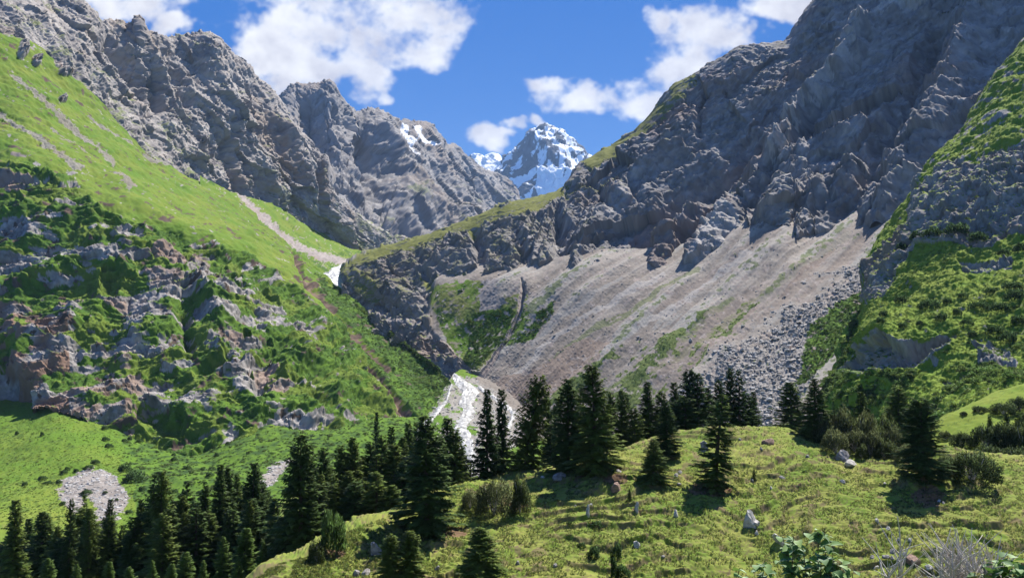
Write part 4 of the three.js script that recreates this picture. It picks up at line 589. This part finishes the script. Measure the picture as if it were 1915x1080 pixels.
for (const [px, d, top, w, v] of [[20, 165, 985, 34, 1], [50, 160, 968, 38, 1], [78, 155, 955, 38, 2], [4, 150, 1010, 34, 0], [155, 140, 948, 62, 0], [200, 145, 953, 38, 2], [178, 150, 975, 28, 2], [228, 150, 1000, 32, 1], [112, 138, 1005, 36, 1], [283, 132, 884, 44, 1], [299, 128, 880, 52, 3], [262, 136, 932, 38, 1], [335, 136, 925, 38, 1], [352, 140, 896, 44, 0], [378, 146, 905, 38, 2], [318, 126, 950, 44, 0], [408, 140, 866, 44, 1], [421, 143, 872, 38, 2], [442, 147, 885, 38, 1], [470, 135, 864, 50, 3], [455, 150, 905, 38, 1], [489, 140, 897, 38, 0], [505, 130, 930, 46, 1], [590, 120, 884, 46, 0], [606, 126, 868, 42, 2], [636, 136, 850, 40, 1], [660, 140, 832, 36, 2], [673, 138, 850, 38, 1], [690, 141, 824, 40, 1], [645, 120, 880, 52, 3], [620, 117, 905, 50, 0], [727, 150, 795, 28, 2], [732, 126, 830, 66, 3], [760, 151, 788, 30, 2], [773, 153, 785, 28, 2], [836, 126, 779, 66, 1], [858, 132, 838, 54, 0], [700, 126, 846, 50, 1], [746, 124, 862, 50, 0], [776, 127, 850, 46, 1], [680, 120, 900, 56, 0], [575, 118, 940, 60, 0], [530, 116, 950, 70, 3], [880, 140, 860, 40, 1], [240, 140, 990, 40, 1], [390, 132, 960, 44, 1], [430, 130, 950, 50, 0], [575, 130, 850, 44, 1], [600, 124, 835, 46, 2], [625, 130, 830, 44, 1], [650, 132, 815, 40, 2], [712, 138, 812, 42, 1], [745, 135, 815, 46, 0], [785, 130, 812, 44, 2], [700, 118, 880, 60, 0], [660, 118, 900, 54, 1], [730, 116, 905, 58, 0], [820, 122, 815, 60, 1], [848, 124, 800, 50, 2], [365, 128, 935, 46, 1], [300, 122, 960, 48, 0], [470, 124, 930, 50, 1], [250, 130, 965, 44, 1]]) { const [l, g] = px < 250 ? ['dark spruce at the low end of the valley stand, beside the open meadow', 'spruces by the open meadow'] : px < 520 ? ['dark spruce in the valley stand between the round stony patch and the big broad spruce', 'spruces between stony patch and broad spruce'] : px < 700 ? ['dark spruce in the valley stand between the big broad spruce and the large bushy one', 'spruces between the two big spruces'] : ['dark spruce crowded around the large bushy spruce at the low end of the knoll', 'spruces around the large bushy spruce']; B(px, d, top, w * 1.18, v, l, g); }
for (const [px, d, top, w, v] of [[285, 112, 1045, 38, 6], [345, 113, 1030, 44, 0], [415, 115, 1000, 48, 6], [456, 118, 985, 50, 0], [376, 109, 1046, 36, 6], [240, 112, 1058, 36, 0], [482, 113, 1010, 38, 6], [318, 110, 1052, 34, 0], [436, 109, 1040, 44, 6], [200, 115, 1048, 34, 0], [140, 118, 1052, 34, 6], [88, 124, 1042, 34, 0], [40, 128, 1050, 36, 6]]) B(px, d, top, w, v, 'young light green spruce at the front of the valley stand', 'young spruces of the valley stand', { young: true, name: 'young_spruce' });

{ const r = rng(5150); for (let i = 0; i < 34; i++) { const px = 8 + 500 * r(), b = valley.deep(px, 120 + 45 * r()), h = 9 + 8 * r(), q = proj(b.x, b.y + h, b.z); if (q[1] < 900 && px < 250) continue; spruce(b, q[1], 26 + 22 * r(), Math.floor(r() * 3), px < 250 ? 'dark spruce at the low end of the valley stand, beside the open meadow' : 'dark spruce in the valley stand between the round stony patch and the big broad spruce', px < 250 ? 'spruces by the open meadow' : 'spruces between stony patch and broad spruce'); } }

// ------------------------------------------------------------------ bushes
function bushGeo(seed, n, base, spread = 0.5, up = 0.6, size = 0.16, tone = 0.6) {                // dome of leaf sprays, radius 1
  const r = rng(seed), s = new Soup(), ph = r() * 20;
  for (let i = 0; i < n; i++) {
    const a = r() * 6.283, v = Math.pow(r(), 0.7), el = Math.asin(v), k = (0.55 + 0.45 * Math.pow(r(), 0.5)) * (0.82 + 0.42 * n3(Math.cos(a) * 1.4 + ph, v * 1.7, Math.sin(a) * 1.4)), x = Math.cos(a) * Math.cos(el) * k, z = Math.sin(a) * Math.cos(el) * k, y = Math.sin(el) * k * 0.8 + 0.02;
    const o = unit([x, y * 0.8 + 0.15, z]), d = unit([o[0] * spread + (r() - 0.5) * 0.7, o[1] * spread + up + (r() - 0.5) * 0.5, o[2] * spread + (r() - 0.5) * 0.7]), e = unit(cross(d, [r() - 0.5, r() - 0.5, r() - 0.5])), L = size * (0.7 + 0.8 * r()), w = size * (0.28 + 0.2 * r()), t = 1 - tone / 2 + tone * r();
    s.tri([x - e[0] * w, y - e[1] * w, z - e[2] * w], [x + e[0] * w, y + e[1] * w, z + e[2] * w], [x + d[0] * L, y + d[1] * L, z + d[2] * L], unit([o[0] + (r() - 0.5) * 0.7, o[1] + 0.35 + (r() - 0.5) * 0.5, o[2] + (r() - 0.5) * 0.7]), [base[0] * t, base[1] * t * (0.92 + 0.16 * r()), base[2] * t]);
  }
  return s.geo();
}
function stemsGeo(seed, n) { const r = rng(seed), list = []; for (let i = 0; i < n; i++) { const a = r() * 6.283, l = 0.5 + 0.4 * r(), g = new THREE.CylinderGeometry(0.008, 0.02, l, 4); g.translate(0, l / 2, 0); g.rotateZ(0.2 + r() * 0.8); g.rotateY(a); list.push(g); } return mergeGeometries(list); }
const JUN = [bushGeo(5, 6000, [0.07, 0.095, 0.03], 0.9, 0.2, 0.055, 0.9), bushGeo(6, 6000, [0.06, 0.088, 0.03], 0.9, 0.15, 0.055, 0.9), bushGeo(8, 5000, [0.105, 0.125, 0.05], 0.9, 0.2, 0.052, 0.9)], STEM = stemsGeo(3, 14);
const LEAFY = [bushGeo(15, 2400, [0.07, 0.125, 0.03], 0.6, 0.3, 0.09, 0.9), bushGeo(16, 1300, [0.045, 0.085, 0.025], 0.6, 0.3, 0.12, 0.9)];
function bush(base, wPx, hPx, geo, label, group, name = 'juniper_bush') {
  const d = proj(base.x, base.y, base.z)[2], g = new THREE.Group(), f = new THREE.Mesh(geo, bushMat); f.name = 'foliage'; g.add(f); if (geo === JUN[0] || geo === JUN[2] || geo === JUN[1]) { const s = new THREE.Mesh(STEM, greyBark); s.name = 'stem'; g.add(s); }
  const sx = wPx / F * d / 2; g.scale.set(sx, hPx / F * d / 0.85, sx); g.position.copy(base); g.position.y -= 0.08; f.rotation.y = treeRand() * 6.28; return tag(g, name, label, 'bush', group);
}
bush(onKnoll(925, 968), 92, 72, JUN[2], 'large spreading juniper bush with grey stems on the lower knoll');
bush(onKnoll(972, 962), 44, 76, JUN[0], 'tall dark juniper beside the large spreading juniper');
bush(onKnoll(880, 955), 46, 36, JUN[2], 'low grey-green juniper at the side of the large spreading juniper');
bush(onKnoll(622, 1035), 66, 74, LEAFY[0], 'bright leafy bush on the knoll edge above bare soil', undefined, 'leafy_bush');
bush(onKnoll(592, 1050), 46, 44, JUN[0], 'dark juniper low beside the bright leafy bush');
bush(onKnoll(1820, 908), 112, 66, JUN[1], 'large dark juniper right of the lone columnar spruce');
bush(onKnoll(1772, 895), 54, 44, JUN[1], 'medium dark juniper touching the lone columnar spruce');
for (const [px, py, w, h, k] of [[1565, 850, 60, 50, 2], [1600, 848, 58, 46, 2], [1630, 852, 50, 52, 2], [1655, 856, 54, 40, 0], [1690, 870, 44, 36, 2], [1585, 838, 60, 64, 0], [1640, 846, 60, 54, 0], [1548, 836, 40, 40, 0], [1612, 858, 30, 30, 0], [1670, 850, 44, 56, 2], [1700, 850, 44, 46, 0], [1572, 836, 60, 80, 2], [1620, 840, 64, 78, 2], [1660, 842, 60, 76, 0], [1540, 832, 50, 60, 2], [1720, 848, 50, 60, 2]]) bush(onKnoll(px, py), w, h, JUN[k], 'grey-green juniper in the thicket left of the lone columnar spruce', 'juniper thicket on the knoll');
for (const [px, py, w, h, k] of [[1800, 835, 50, 34, 1], [1845, 838, 66, 50, 1], [1880, 842, 74, 60, 1], [1915, 850, 70, 66, 0], [1860, 870, 70, 44, 1], [1900, 885, 72, 50, 1], [1770, 822, 36, 20, 0], [1930, 815, 60, 50, 1]]) bush(strip.at(px, py), w, h, JUN[k], 'dark juniper in the thicket beside the light pasture', 'juniper thicket by the pasture');
for (const [px, py, w, h] of [[1832, 772, 34, 14], [1804, 778, 16, 10], [1880, 775, 60, 26], [1908, 768, 46, 30]]) bush(strip.at(px, py), w, h, JUN[1], 'low dark juniper mat on the light pasture', 'juniper mats on the pasture');
for (const [px, d, top, w, v] of [[1853, 150, 776, 16, 2], [1885, 150, 770, 18, 2], [1905, 150, 772, 20, 1]]) spruce(strip.deep(px, d), top, w, v, 'small young spruce standing in the juniper thicket by the pasture', 'young spruces by the pasture', { name: 'young_spruce' });
for (const px of [1385, 1405, 1425, 1446, 1466, 1488, 1508]) bush(valley.deep(px, 150), 40, 72, JUN[0], 'low juniper in the dark hedge behind the rounded knoll top', 'juniper hedge behind the knoll');
for (const [px, py, w, h] of [[1110, 1048, 28, 24], [1154, 1044, 24, 30], [1165, 1080, 34, 24], [1148, 1082, 16, 40], [1088, 1026, 20, 10], [1065, 985, 12, 6], [1115, 990, 34, 12]]) bush(onKnoll(px, py), w, h, LEAFY[1], 'small dark green bush on the terraced meadow', 'small bushes on the meadow', 'small_bush');
{ const r = rng(314);                                     // the separate dark bushes of the right hillside and of the valley meadow
  for (const [px, py, w, h] of [[1738, 572, 46, 20], [1685, 565, 26, 14], [1653, 592, 18, 12], [1650, 606, 22, 12], [1762, 600, 26, 16], [1790, 588, 18, 16], [1690, 614, 20, 12], [1721, 608, 14, 10], [1808, 606, 24, 12], [1830, 570, 40, 16], [1870, 580, 38, 18], [1900, 560, 40, 22], [1855, 545, 30, 12], [1895, 540, 40, 14], [1905, 600, 34, 18], [1860, 620, 36, 20], [1820, 630, 22, 14], [1800, 552, 20, 10], [1770, 560, 18, 10], [1886, 640, 40, 20], [1912, 470, 34, 18], [1880, 480, 24, 14], [1790, 440, 50, 22], [1745, 445, 46, 20], [1720, 452, 30, 18], [1690, 470, 30, 18], [1660, 452, 24, 16], [1830, 452, 36, 18]]) bush(rightHill.at(px, py), w, h, LEAFY[1], 'rounded dark bush on the green slope of the right hillside', 'bushes on the right hillside', 'hillside_bush');
  for (let i = 0; i < 34; i++) { const px = 20 + r() * 420, py = 800 + r() * 130; if (inside(VZ.stones, px, py) > -6) continue; bush(valley.at(px, py), 8 + r() * 12, 5 + r() * 4, LEAFY[1], 'small dark bush on the bright valley meadow', 'bushes on the valley meadow', 'meadow_bush'); }
  for (const [px, py, w, h] of [[118, 886, 14, 8], [126, 880, 12, 7], [110, 914, 14, 8], [165, 878, 22, 8], [142, 882, 10, 7], [250, 905, 44, 22], [232, 884, 26, 14], [197, 928, 10, 6], [218, 938, 8, 6], [160, 930, 22, 10], [116, 950, 12, 8], [240, 958, 16, 8]]) bush(valley.at(px, py), w, h, LEAFY[1], 'dark bush at the rim of the round stony patch on the valley meadow', 'bushes round the stony patch', 'meadow_bush'); }

// ------------------------------------------------------------------ boulders
function rockGeo(seed, detail, sx, sy, sz, rough = 0.3) {                                   // a ball cut by planes, then chipped
  const g = new THREE.IcosahedronGeometry(1, detail), p = g.attributes.position, o = seed * 7.31, r = rng(seed * 977), cuts = []; for (let k = 0; k < 11; k++) cuts.push([unit([r() - 0.5, r() - 0.5, r() - 0.5]), 0.5 + 0.28 * r()]);
  for (let i = 0; i < p.count; i++) { let v = [p.getX(i), p.getY(i), p.getZ(i)], k = 1; for (const [n, d] of cuts) { const q = v[0] * n[0] + v[1] * n[1] + v[2] * n[2]; if (q > d) k = Math.min(k, d / q); } k = k * 1.35 * (1 + 0.1 * n3(v[0] * 2.3 + o, v[1] * 2.3, v[2] * 2.3) + rough * 0.16 * n3(v[0] * 6 + o, v[1] * 6, v[2] * 6)); p.setXYZ(i, v[0] * k * sx, Math.max(v[1] * k, -0.55) * sy, v[2] * k * sz); }
  g.computeVertexNormals(); return g;
}
const ROCKS = [rockGeo(1, 3, 1, 0.8, 0.8), rockGeo(2, 3, 1, 0.55, 0.85), rockGeo(3, 3, 0.85, 1, 0.8), rockGeo(4, 3, 1, 0.4, 0.75), rockGeo(5, 3, 0.9, 0.7, 0.9, 0.4)];
function speckle(seed, a, b) { const N = 128, d = new Uint8Array(N * N * 4); for (let i = 0; i < N * N; i++) { const x = i % N, y = Math.floor(i / N), t = clamp(0.5 + 0.8 * fbm(x / 18 + seed, y / 18, seed, 4, 0.65)); for (let k = 0; k < 3; k++) d[i * 4 + k] = 255 * Math.pow(mix(a[k], b[k], t), 1 / 2.2); d[i * 4 + 3] = 255; } const t = new THREE.DataTexture(d, N, N); t.colorSpace = THREE.SRGBColorSpace; t.magFilter = THREE.LinearFilter; t.wrapS = t.wrapT = THREE.RepeatWrapping; t.needsUpdate = true; return t; }
const stoneMats = [new THREE.MeshStandardMaterial({ map: speckle(1, [0.24, 0.225, 0.205], [0.46, 0.435, 0.40]), roughness: 0.95 }), new THREE.MeshStandardMaterial({ map: speckle(2, [0.13, 0.12, 0.115], [0.3, 0.28, 0.265]), roughness: 0.95 }), new THREE.MeshStandardMaterial({ map: speckle(3, [0.15, 0.09, 0.065], [0.28, 0.19, 0.14]), roughness: 0.95 })];
function boulder(px, py, w, h, v, m, label, group, name = 'boulder', tilt = 0) {
  const base = onKnoll(px, py), d = proj(base.x, base.y, base.z)[2], k = new THREE.Mesh(ROCKS[v], stoneMats[m]), s = w / F * d / 2; k.scale.set(s, h / F * d / 1.35 / [0.8, 0.55, 1, 0.4, 0.7][v], s); k.rotation.set(0, (px * 7.7 + py) % 6.28, tilt); k.position.copy(base); k.position.y += h / F * d * 0.12; return tag(k, name, label, 'rock', group);
}
boulder(1402, 985, 28, 26, 0, 0, 'pale upright boulder on the meadow with a smaller slab leaning at its base');
boulder(1413, 986, 20, 12, 4, 0, 'pale slab leaning at the base of the upright boulder');
boulder(1578, 860, 28, 18, 0, 1, 'large dark grey block beside the juniper thicket');
boulder(1588, 870, 24, 10, 3, 0, 'flat pale slab lying below the large dark grey block');
boulder(700, 1045, 26, 20, 2, 1, 'grey boulder with a pale face below the large bushy spruce');
boulder(1151, 924, 24, 15, 0, 2, 'brownish boulder on red soil at the foot of the tallest spruce');
boulder(1047, 900, 22, 10, 3, 1, 'flat grey slab in the tree shadow on the knoll crest');
boulder(1099, 972, 8, 18, 2, 0, 'narrow upright white stone on the meadow');
boulder(1190, 968, 9, 17, 2, 0, 'broken upright pale stump-like stone beside the tiny spruce seedling');
boulder(1263, 972, 10, 11, 2, 0, 'small pointed pale stone near the long tree shadow');
boulder(1457, 1015, 18, 20, 0, 0, 'pale slanted slab beside the near leafy shrub', undefined, 'boulder', 0.6);
boulder(1436, 832, 22, 14, 4, 2, 'rust-brown boulder on the rounded top of the knoll');
boulder(1710, 1060, 26, 18, 4, 2, 'brown earthy boulder among scattered small stones');
boulder(1190, 1024, 16, 10, 0, 0, 'pale half-buried stone on the middle of the meadow');
boulder(1316, 845, 18, 16, 0, 1, 'grey stone beside the thin gappy leaning spruce');
{ const r = rng(2718), l = 'small pale stone lying on the middle of the terraced meadow', g = 'small stones on the meadow';
  for (const [px, py, w, h] of [[665, 1077, 16, 14], [684, 1077, 20, 12], [818, 1068, 12, 9], [1015, 898, 10, 6], [1157, 894, 12, 7], [1265, 892, 9, 7], [1270, 908, 10, 6], [1272, 885, 9, 7], [1407, 900, 7, 8], [1424, 846, 9, 6], [1415, 1000, 10, 8], [1510, 860, 12, 7], [1462, 894, 12, 7], [1576, 905, 10, 7], [1640, 983, 9, 9], [1660, 998, 12, 8], [1383, 820, 8, 4], [967, 1060, 12, 8], [1038, 1065, 9, 8], [1077, 948, 6, 7], [1105, 952, 8, 7], [1240, 1048, 8, 5], [1670, 1036, 14, 8], [1690, 1046, 12, 8], [1655, 1048, 16, 9], [1668, 1052, 12, 9], [1685, 1060, 12, 9], [1640, 1062, 14, 7], [1632, 1044, 10, 6], [1765, 950, 8, 5], [1756, 943, 8, 5], [1443, 918, 7, 6], [1700, 1020, 10, 6], [1735, 1070, 16, 10], [1680, 1018, 8, 5], [1655, 905, 7, 4]]) boulder(px, py, w * 0.85, h * 0.8, Math.floor(r() * 5), r() < 0.6 ? 0 : 1, ...(px > 1620 && py > 1010 ? ['small stone in the scattered heap around the brown earthy boulder', 'stones around the brown boulder'] : px < 830 ? ['small stone on the low meadow below the large bushy spruce', 'stones below the bushy spruce'] : py < 912 ? ['small pale stone high on the knoll near its crest', 'stones near the knoll crest'] : [l, g]), 'meadow_stone'); }
{ const b = scree.at(1292, 634), k = new THREE.Mesh(ROCKS[0], stoneMats[0]); k.scale.setScalar(1.6); k.position.copy(b); tag(k, 'scree_boulder', 'single pale boulder standing out in the middle of the scree', 'rock'); }

// ------------------------------------------------------------------ what nobody could count: stones, shrub cover, grass
const dummy = new THREE.Object3D(), tint = new THREE.Color();
function scatter(patch, count, seed, accept, geo, mat, name, label, category, size, tintOf, sink = 0.2) {
  const r = rng(seed), m = new THREE.InstancedMesh(geo, mat, count); let n = 0;
  for (let tries = 0; n < count && tries < count * 60; tries++) {
    const i = (patch.first + Math.floor(r() * (patch.nr - patch.first - 1))) * patch.nc + Math.floor(r() * patch.nc), px = patch.pix[i * 2], py = patch.pix[i * 2 + 1]; if (px < -60 || px > 1975 || py > 1110) { continue; }
    const k = accept(patch.aux[i * 4 + 3], px, py, r, i); if (!k) continue; const s = size(r, px, py) * k;
    dummy.position.set(patch.pos[i * 3] + (r() - 0.5) * 1.2 * s, patch.pos[i * 3 + 1] - sink * s, patch.pos[i * 3 + 2] + (r() - 0.5) * 1.2 * s); dummy.rotation.set((r() - 0.5) * 0.5, r() * 6.28, (r() - 0.5) * 0.5); dummy.scale.set(s * (0.75 + 0.5 * r()), s * (0.6 + 0.5 * r()), s * (0.75 + 0.5 * r())); dummy.updateMatrix(); m.setMatrixAt(n, dummy.matrix); tintOf(tint, r); m.setColorAt(n++, tint);
  }
  m.count = n; stuff(m, name, label, category);
}
const pebble = mergeGeometries([rockGeo(9, 1, 1, 0.7, 0.85, 0.35)]), white = new THREE.MeshStandardMaterial({ color: 0xffffff, roughness: 0.95 });
const grey = (lo, hi, warm = 0.06) => (c, r) => { const k = lo + (hi - lo) * r(), w = warm * r(); c.setRGB(k * (1 + w), k, k * (1 - w)); };
scatter(scree, 11500, 1, (c, px, py, r) => c === 3 ? 1 : (c === 0 && r() < 0.07 ? 0.55 : 0), pebble, white, 'scree_stones', 'angular grey stones covering the scree fan', 'stones', (r) => 0.25 + 1.6 * Math.pow(r(), 5), grey(0.17, 0.34, 0.12));
scatter(valley, 4200, 2, (c, px, py) => c === 3 ? 1 : 0, pebble, white, 'valley_stones', 'pale stones in the round stony patch and along the torrent', 'stones', (r) => 0.3 + 0.9 * Math.pow(r(), 3), grey(0.16, 0.33, 0.12));
const clump = bushGeo(21, 150, [1, 1, 1], 0.7, 0.35, 0.24, 0.7), shrubMat = new THREE.MeshPhysicalMaterial({ vertexColors: true, roughness: 1, specularIntensity: 0.2, transmission: 0.4, thickness: 0, side: THREE.DoubleSide });
const leafTint = (c, r) => { const k = 0.6 + 0.8 * r(), y = r(); c.setRGB(0.056 * k * (1 + 0.5 * y), 0.105 * k * (1 + 0.15 * y), 0.024 * k); };
const grassTint = (c, r) => { const k = 0.8 + 0.6 * r(), y = r(); c.setRGB(0.07 * k * (1 + 0.5 * y), 0.13 * k, 0.02 * k); };
scatter(leftSlope, 11000, 3, (c, px, py, r) => c === 2 ? (r() < 0.7 ? 1 : 0) : c === 1 ? 0.62 : 0, clump, shrubMat, 'cliff_shrubs', 'green shrubs and tussocks on the ledges of the left cliff', 'shrubs', (r) => 0.7 + 1.4 * r() * r(), (c, r) => { leafTint(c, r); c.multiplyScalar(1.4); });
scatter(scree, 3600, 4, (c) => c === 2 ? 1 : c === 0.5 ? 0.5 : 0, clump, shrubMat, 'scree_shrubs', 'low green shrubs on the scree and in the bowl', 'shrubs', (r) => 0.7 + 1.3 * r() * r(), leafTint);
scatter(valley, 3400, 5, (c, px, py, r) => py > 1000 ? 0 : c === 2 ? 1 : c === 1 && r() < 0.12 ? 0.45 : 0, clump, shrubMat, 'valley_shrubs', 'shrub cover on the valley floor below the cliff', 'shrubs', (r) => 0.5 + 2.3 * r() * r() * r(), leafTint);
scatter(rightHill, 7000, 6, (c, px, py, r) => c === 2 ? 1 : c === 1 && r() < 0.25 ? 0.45 : 0, clump, shrubMat, 'hillside_shrubs', 'leafy shrub cover of the right hillside', 'shrubs', (r, px, py) => (0.5 + 1.2 * r() * r()) * (py > 690 ? 1.7 : 1), (c, r) => { leafTint(c, r); c.multiplyScalar(1.45); });
scatter(valley, 14000, 9, (c, px, py) => c === 1 && py < 1000 && px < 900 ? 1 : 0, clump, shrubMat, 'valley_grass', 'tall herbs and grass of the valley meadow', 'grass', (r) => 0.22 + 0.75 * r() * r() * r(), (c, r) => { grassTint(c, r); c.multiplyScalar(1.1); }, 0.1);
scatter(rightHill, 12000, 8, (c) => c === 1 ? 1 : 0, clump, shrubMat, 'hillside_grass', 'bright grass and herbs of the right hillside', 'grass', (r) => 0.25 + 0.35 * r() * r(), (c, r) => { const k = 0.8 + 0.5 * r(), y = r(); c.setRGB(mix(0.11, 0.2, y) * k, mix(0.19, 0.23, y) * k, 0.03 * k); }, 0.1);
{ const r = rng(77), s = new Soup(); for (let i = 0; i < 11; i++) { const a = r() * 6.28, o = 0.45 * Math.sqrt(r()), x = Math.cos(a) * o, z = Math.sin(a) * o, w = 0.12, l = 0.7 + 0.5 * r(), b = r() * 6.28, t = 0.75 + 0.5 * r(); s.tri([x - w * Math.cos(b), -0.1, z - w * Math.sin(b)], [x + w * Math.cos(b), -0.1, z + w * Math.sin(b)], [x + (r() - 0.5) * 0.9, l, z + (r() - 0.5) * 0.9], unit([(r() - 0.5) * 0.7, 1, (r() - 0.5) * 0.7]), [t, t, t]); }
  scatter(meadow, 60000, 7, (c, px, py, r, i) => n3(meadow.pos[i * 3] / 2.2, 3, meadow.pos[i * 3 + 2] / 1.6) > -0.15 ? 1 : 0, s.geo(), shrubMat, 'meadow_grass', 'short grass tufts on the grazed knoll', 'grass', (r) => 0.13 + 0.3 * r() * r() * r(), (c, r) => { const k = r() < 0.22 ? 0.55 : 1.0 + 0.5 * r(), y = r(); c.setRGB(mix(0.08, 0.18, y) * k, mix(0.135, 0.18, y) * k, mix(0.02, 0.045, y) * k); }, 0.05); }

// ------------------------------------------------------------------ the near shrubs at the viewer's feet
const leafShapes = [0, 1, 2].map((k) => { const L = 1, W = 0.34 + 0.05 * k, s = new THREE.BufferGeometry(), pos = [], idx = [], n = 5; for (let i = 0; i <= n; i++) { const t = i / n, w = W * Math.sin(Math.PI * Math.pow(t, 0.8)) , y = -0.25 * t * t * (1 + 0.4 * k); pos.push(-w, y + 0.35 * w, t * L, 0, y, t * L, w, y + 0.35 * w, t * L); if (i < n) { const a = i * 3; idx.push(a, a + 3, a + 1, a + 1, a + 3, a + 4, a + 1, a + 4, a + 2, a + 2, a + 4, a + 5); } } s.setAttribute('position', new THREE.Float32BufferAttribute(pos, 3)); s.setIndex(idx); s.computeVertexNormals(); return s; });
function twigGeo(p0, p1, r0, r1, r, bend) { const mid = p0.clone().lerp(p1, 0.5).add(new THREE.Vector3((r() - 0.5) * bend, (r() - 0.5) * bend, (r() - 0.5) * bend)), c = new THREE.QuadraticBezierCurve3(p0, mid, p1), g = new THREE.TubeGeometry(c, 6, 1, 5), p = g.attributes.position; for (let i = 0; i <= 6; i++) { const q = c.getPoint(i / 6), k = mix(r0, r1, i / 6); for (let j = 0; j <= 5; j++) { const n = i * 6 + j; p.setXYZ(n, q.x + (p.getX(n) - q.x) * k, q.y + (p.getY(n) - q.y) * k, q.z + (p.getZ(n) - q.z) * k); } } return { g, c }; }
function nearShrub(px, topPy, d, wPx, nStem, nLeaf, seed, label, dead = 0) {
  const r = rng(seed), g = new THREE.Group(), x0 = (px - CX) / F * d, gy = ground(x0, d), H = P(px, topPy, d).y - gy, W = wPx / F * d / 2; g.position.set(x0, gy, -d);
  const curves = [];
  for (let i = 0; i < nStem; i++) { const a = r() * 6.28, q = Math.sqrt(r()), tip = new THREE.Vector3(Math.cos(a) * q * W, H * (0.91 + 0.09 * r() - 0.05 * q), Math.sin(a) * q * W), { g: tg, c } = twigGeo(new THREE.Vector3(Math.cos(a) * 0.06, -0.05, Math.sin(a) * 0.06), tip, 0.011, 0.003, r, 0.25), list = [tg];
    if (i < dead) for (let k = 0; k < 30; k++) { const t = 0.74 + 0.25 * r(), p = c.getPoint(t), e = p.clone().add(new THREE.Vector3((r() - 0.5) * 0.34, 0.04 + r() * 0.24, (r() - 0.5) * 0.34)); list.push(twigGeo(p, e, 0.005, 0.0016, r, 0.07).g); }
    else curves.push(c);
    const m = new THREE.Mesh(mergeGeometries(list), i < dead ? greyBark : barkMat); m.name = i < dead ? 'dead_branch' : 'stem'; g.add(m); }
  for (let i = 0; i < nLeaf && curves.length; i++) { const c = curves[Math.floor(r() * curves.length)], t = 0.83 + 0.17 * Math.pow(r(), 0.8), p = c.getPoint(t), k = r(), m = new THREE.Mesh(leafShapes[Math.floor(r() * 3)], leafMats[k < 0.45 ? 0 : k < 0.72 ? 1 : k < 0.95 ? 2 : 3]); m.name = 'leaf'; m.position.copy(p).add(new THREE.Vector3((r() - 0.5) * 0.09, (r() - 0.5) * 0.06, (r() - 0.5) * 0.09)); m.rotation.set((r() - 0.6) * 1.1, r() * 6.28, (r() - 0.5) * 0.8, 'YXZ'); m.scale.setScalar(0.058 + 0.04 * r()); g.add(m); }
  tag(g, dead ? 'dry_shrub' : 'leafy_shrub', label, 'shrub');
}
nearShrub(1508, 964, 5.6, 112, 14, 299, 401, 'tallest near shrub with broad glossy green leaves at the viewer\'s feet');
nearShrub(1408, 1036, 5.2, 120, 10, 200, 402, 'low broad-leaved shrub left of the tallest near shrub');
nearShrub(1805, 1000, 5.4, 145, 24, 0, 403, 'dry leafless shrub of pale grey twigs at the viewer\'s feet', 24);
nearShrub(1880, 1008, 5.0, 110, 9, 180, 404, 'leafy shrub growing through the right side of the dry grey shrub');
nearShrub(1572, 1030, 5.3, 90, 8, 150, 406, 'low leafy shrub right of the tallest near shrub');
nearShrub(1665, 990, 5.5, 70, 3, 0, 405, 'few thin bare twigs standing between the leafy and the dry shrub', 2);
renderer.render(scene, camera);
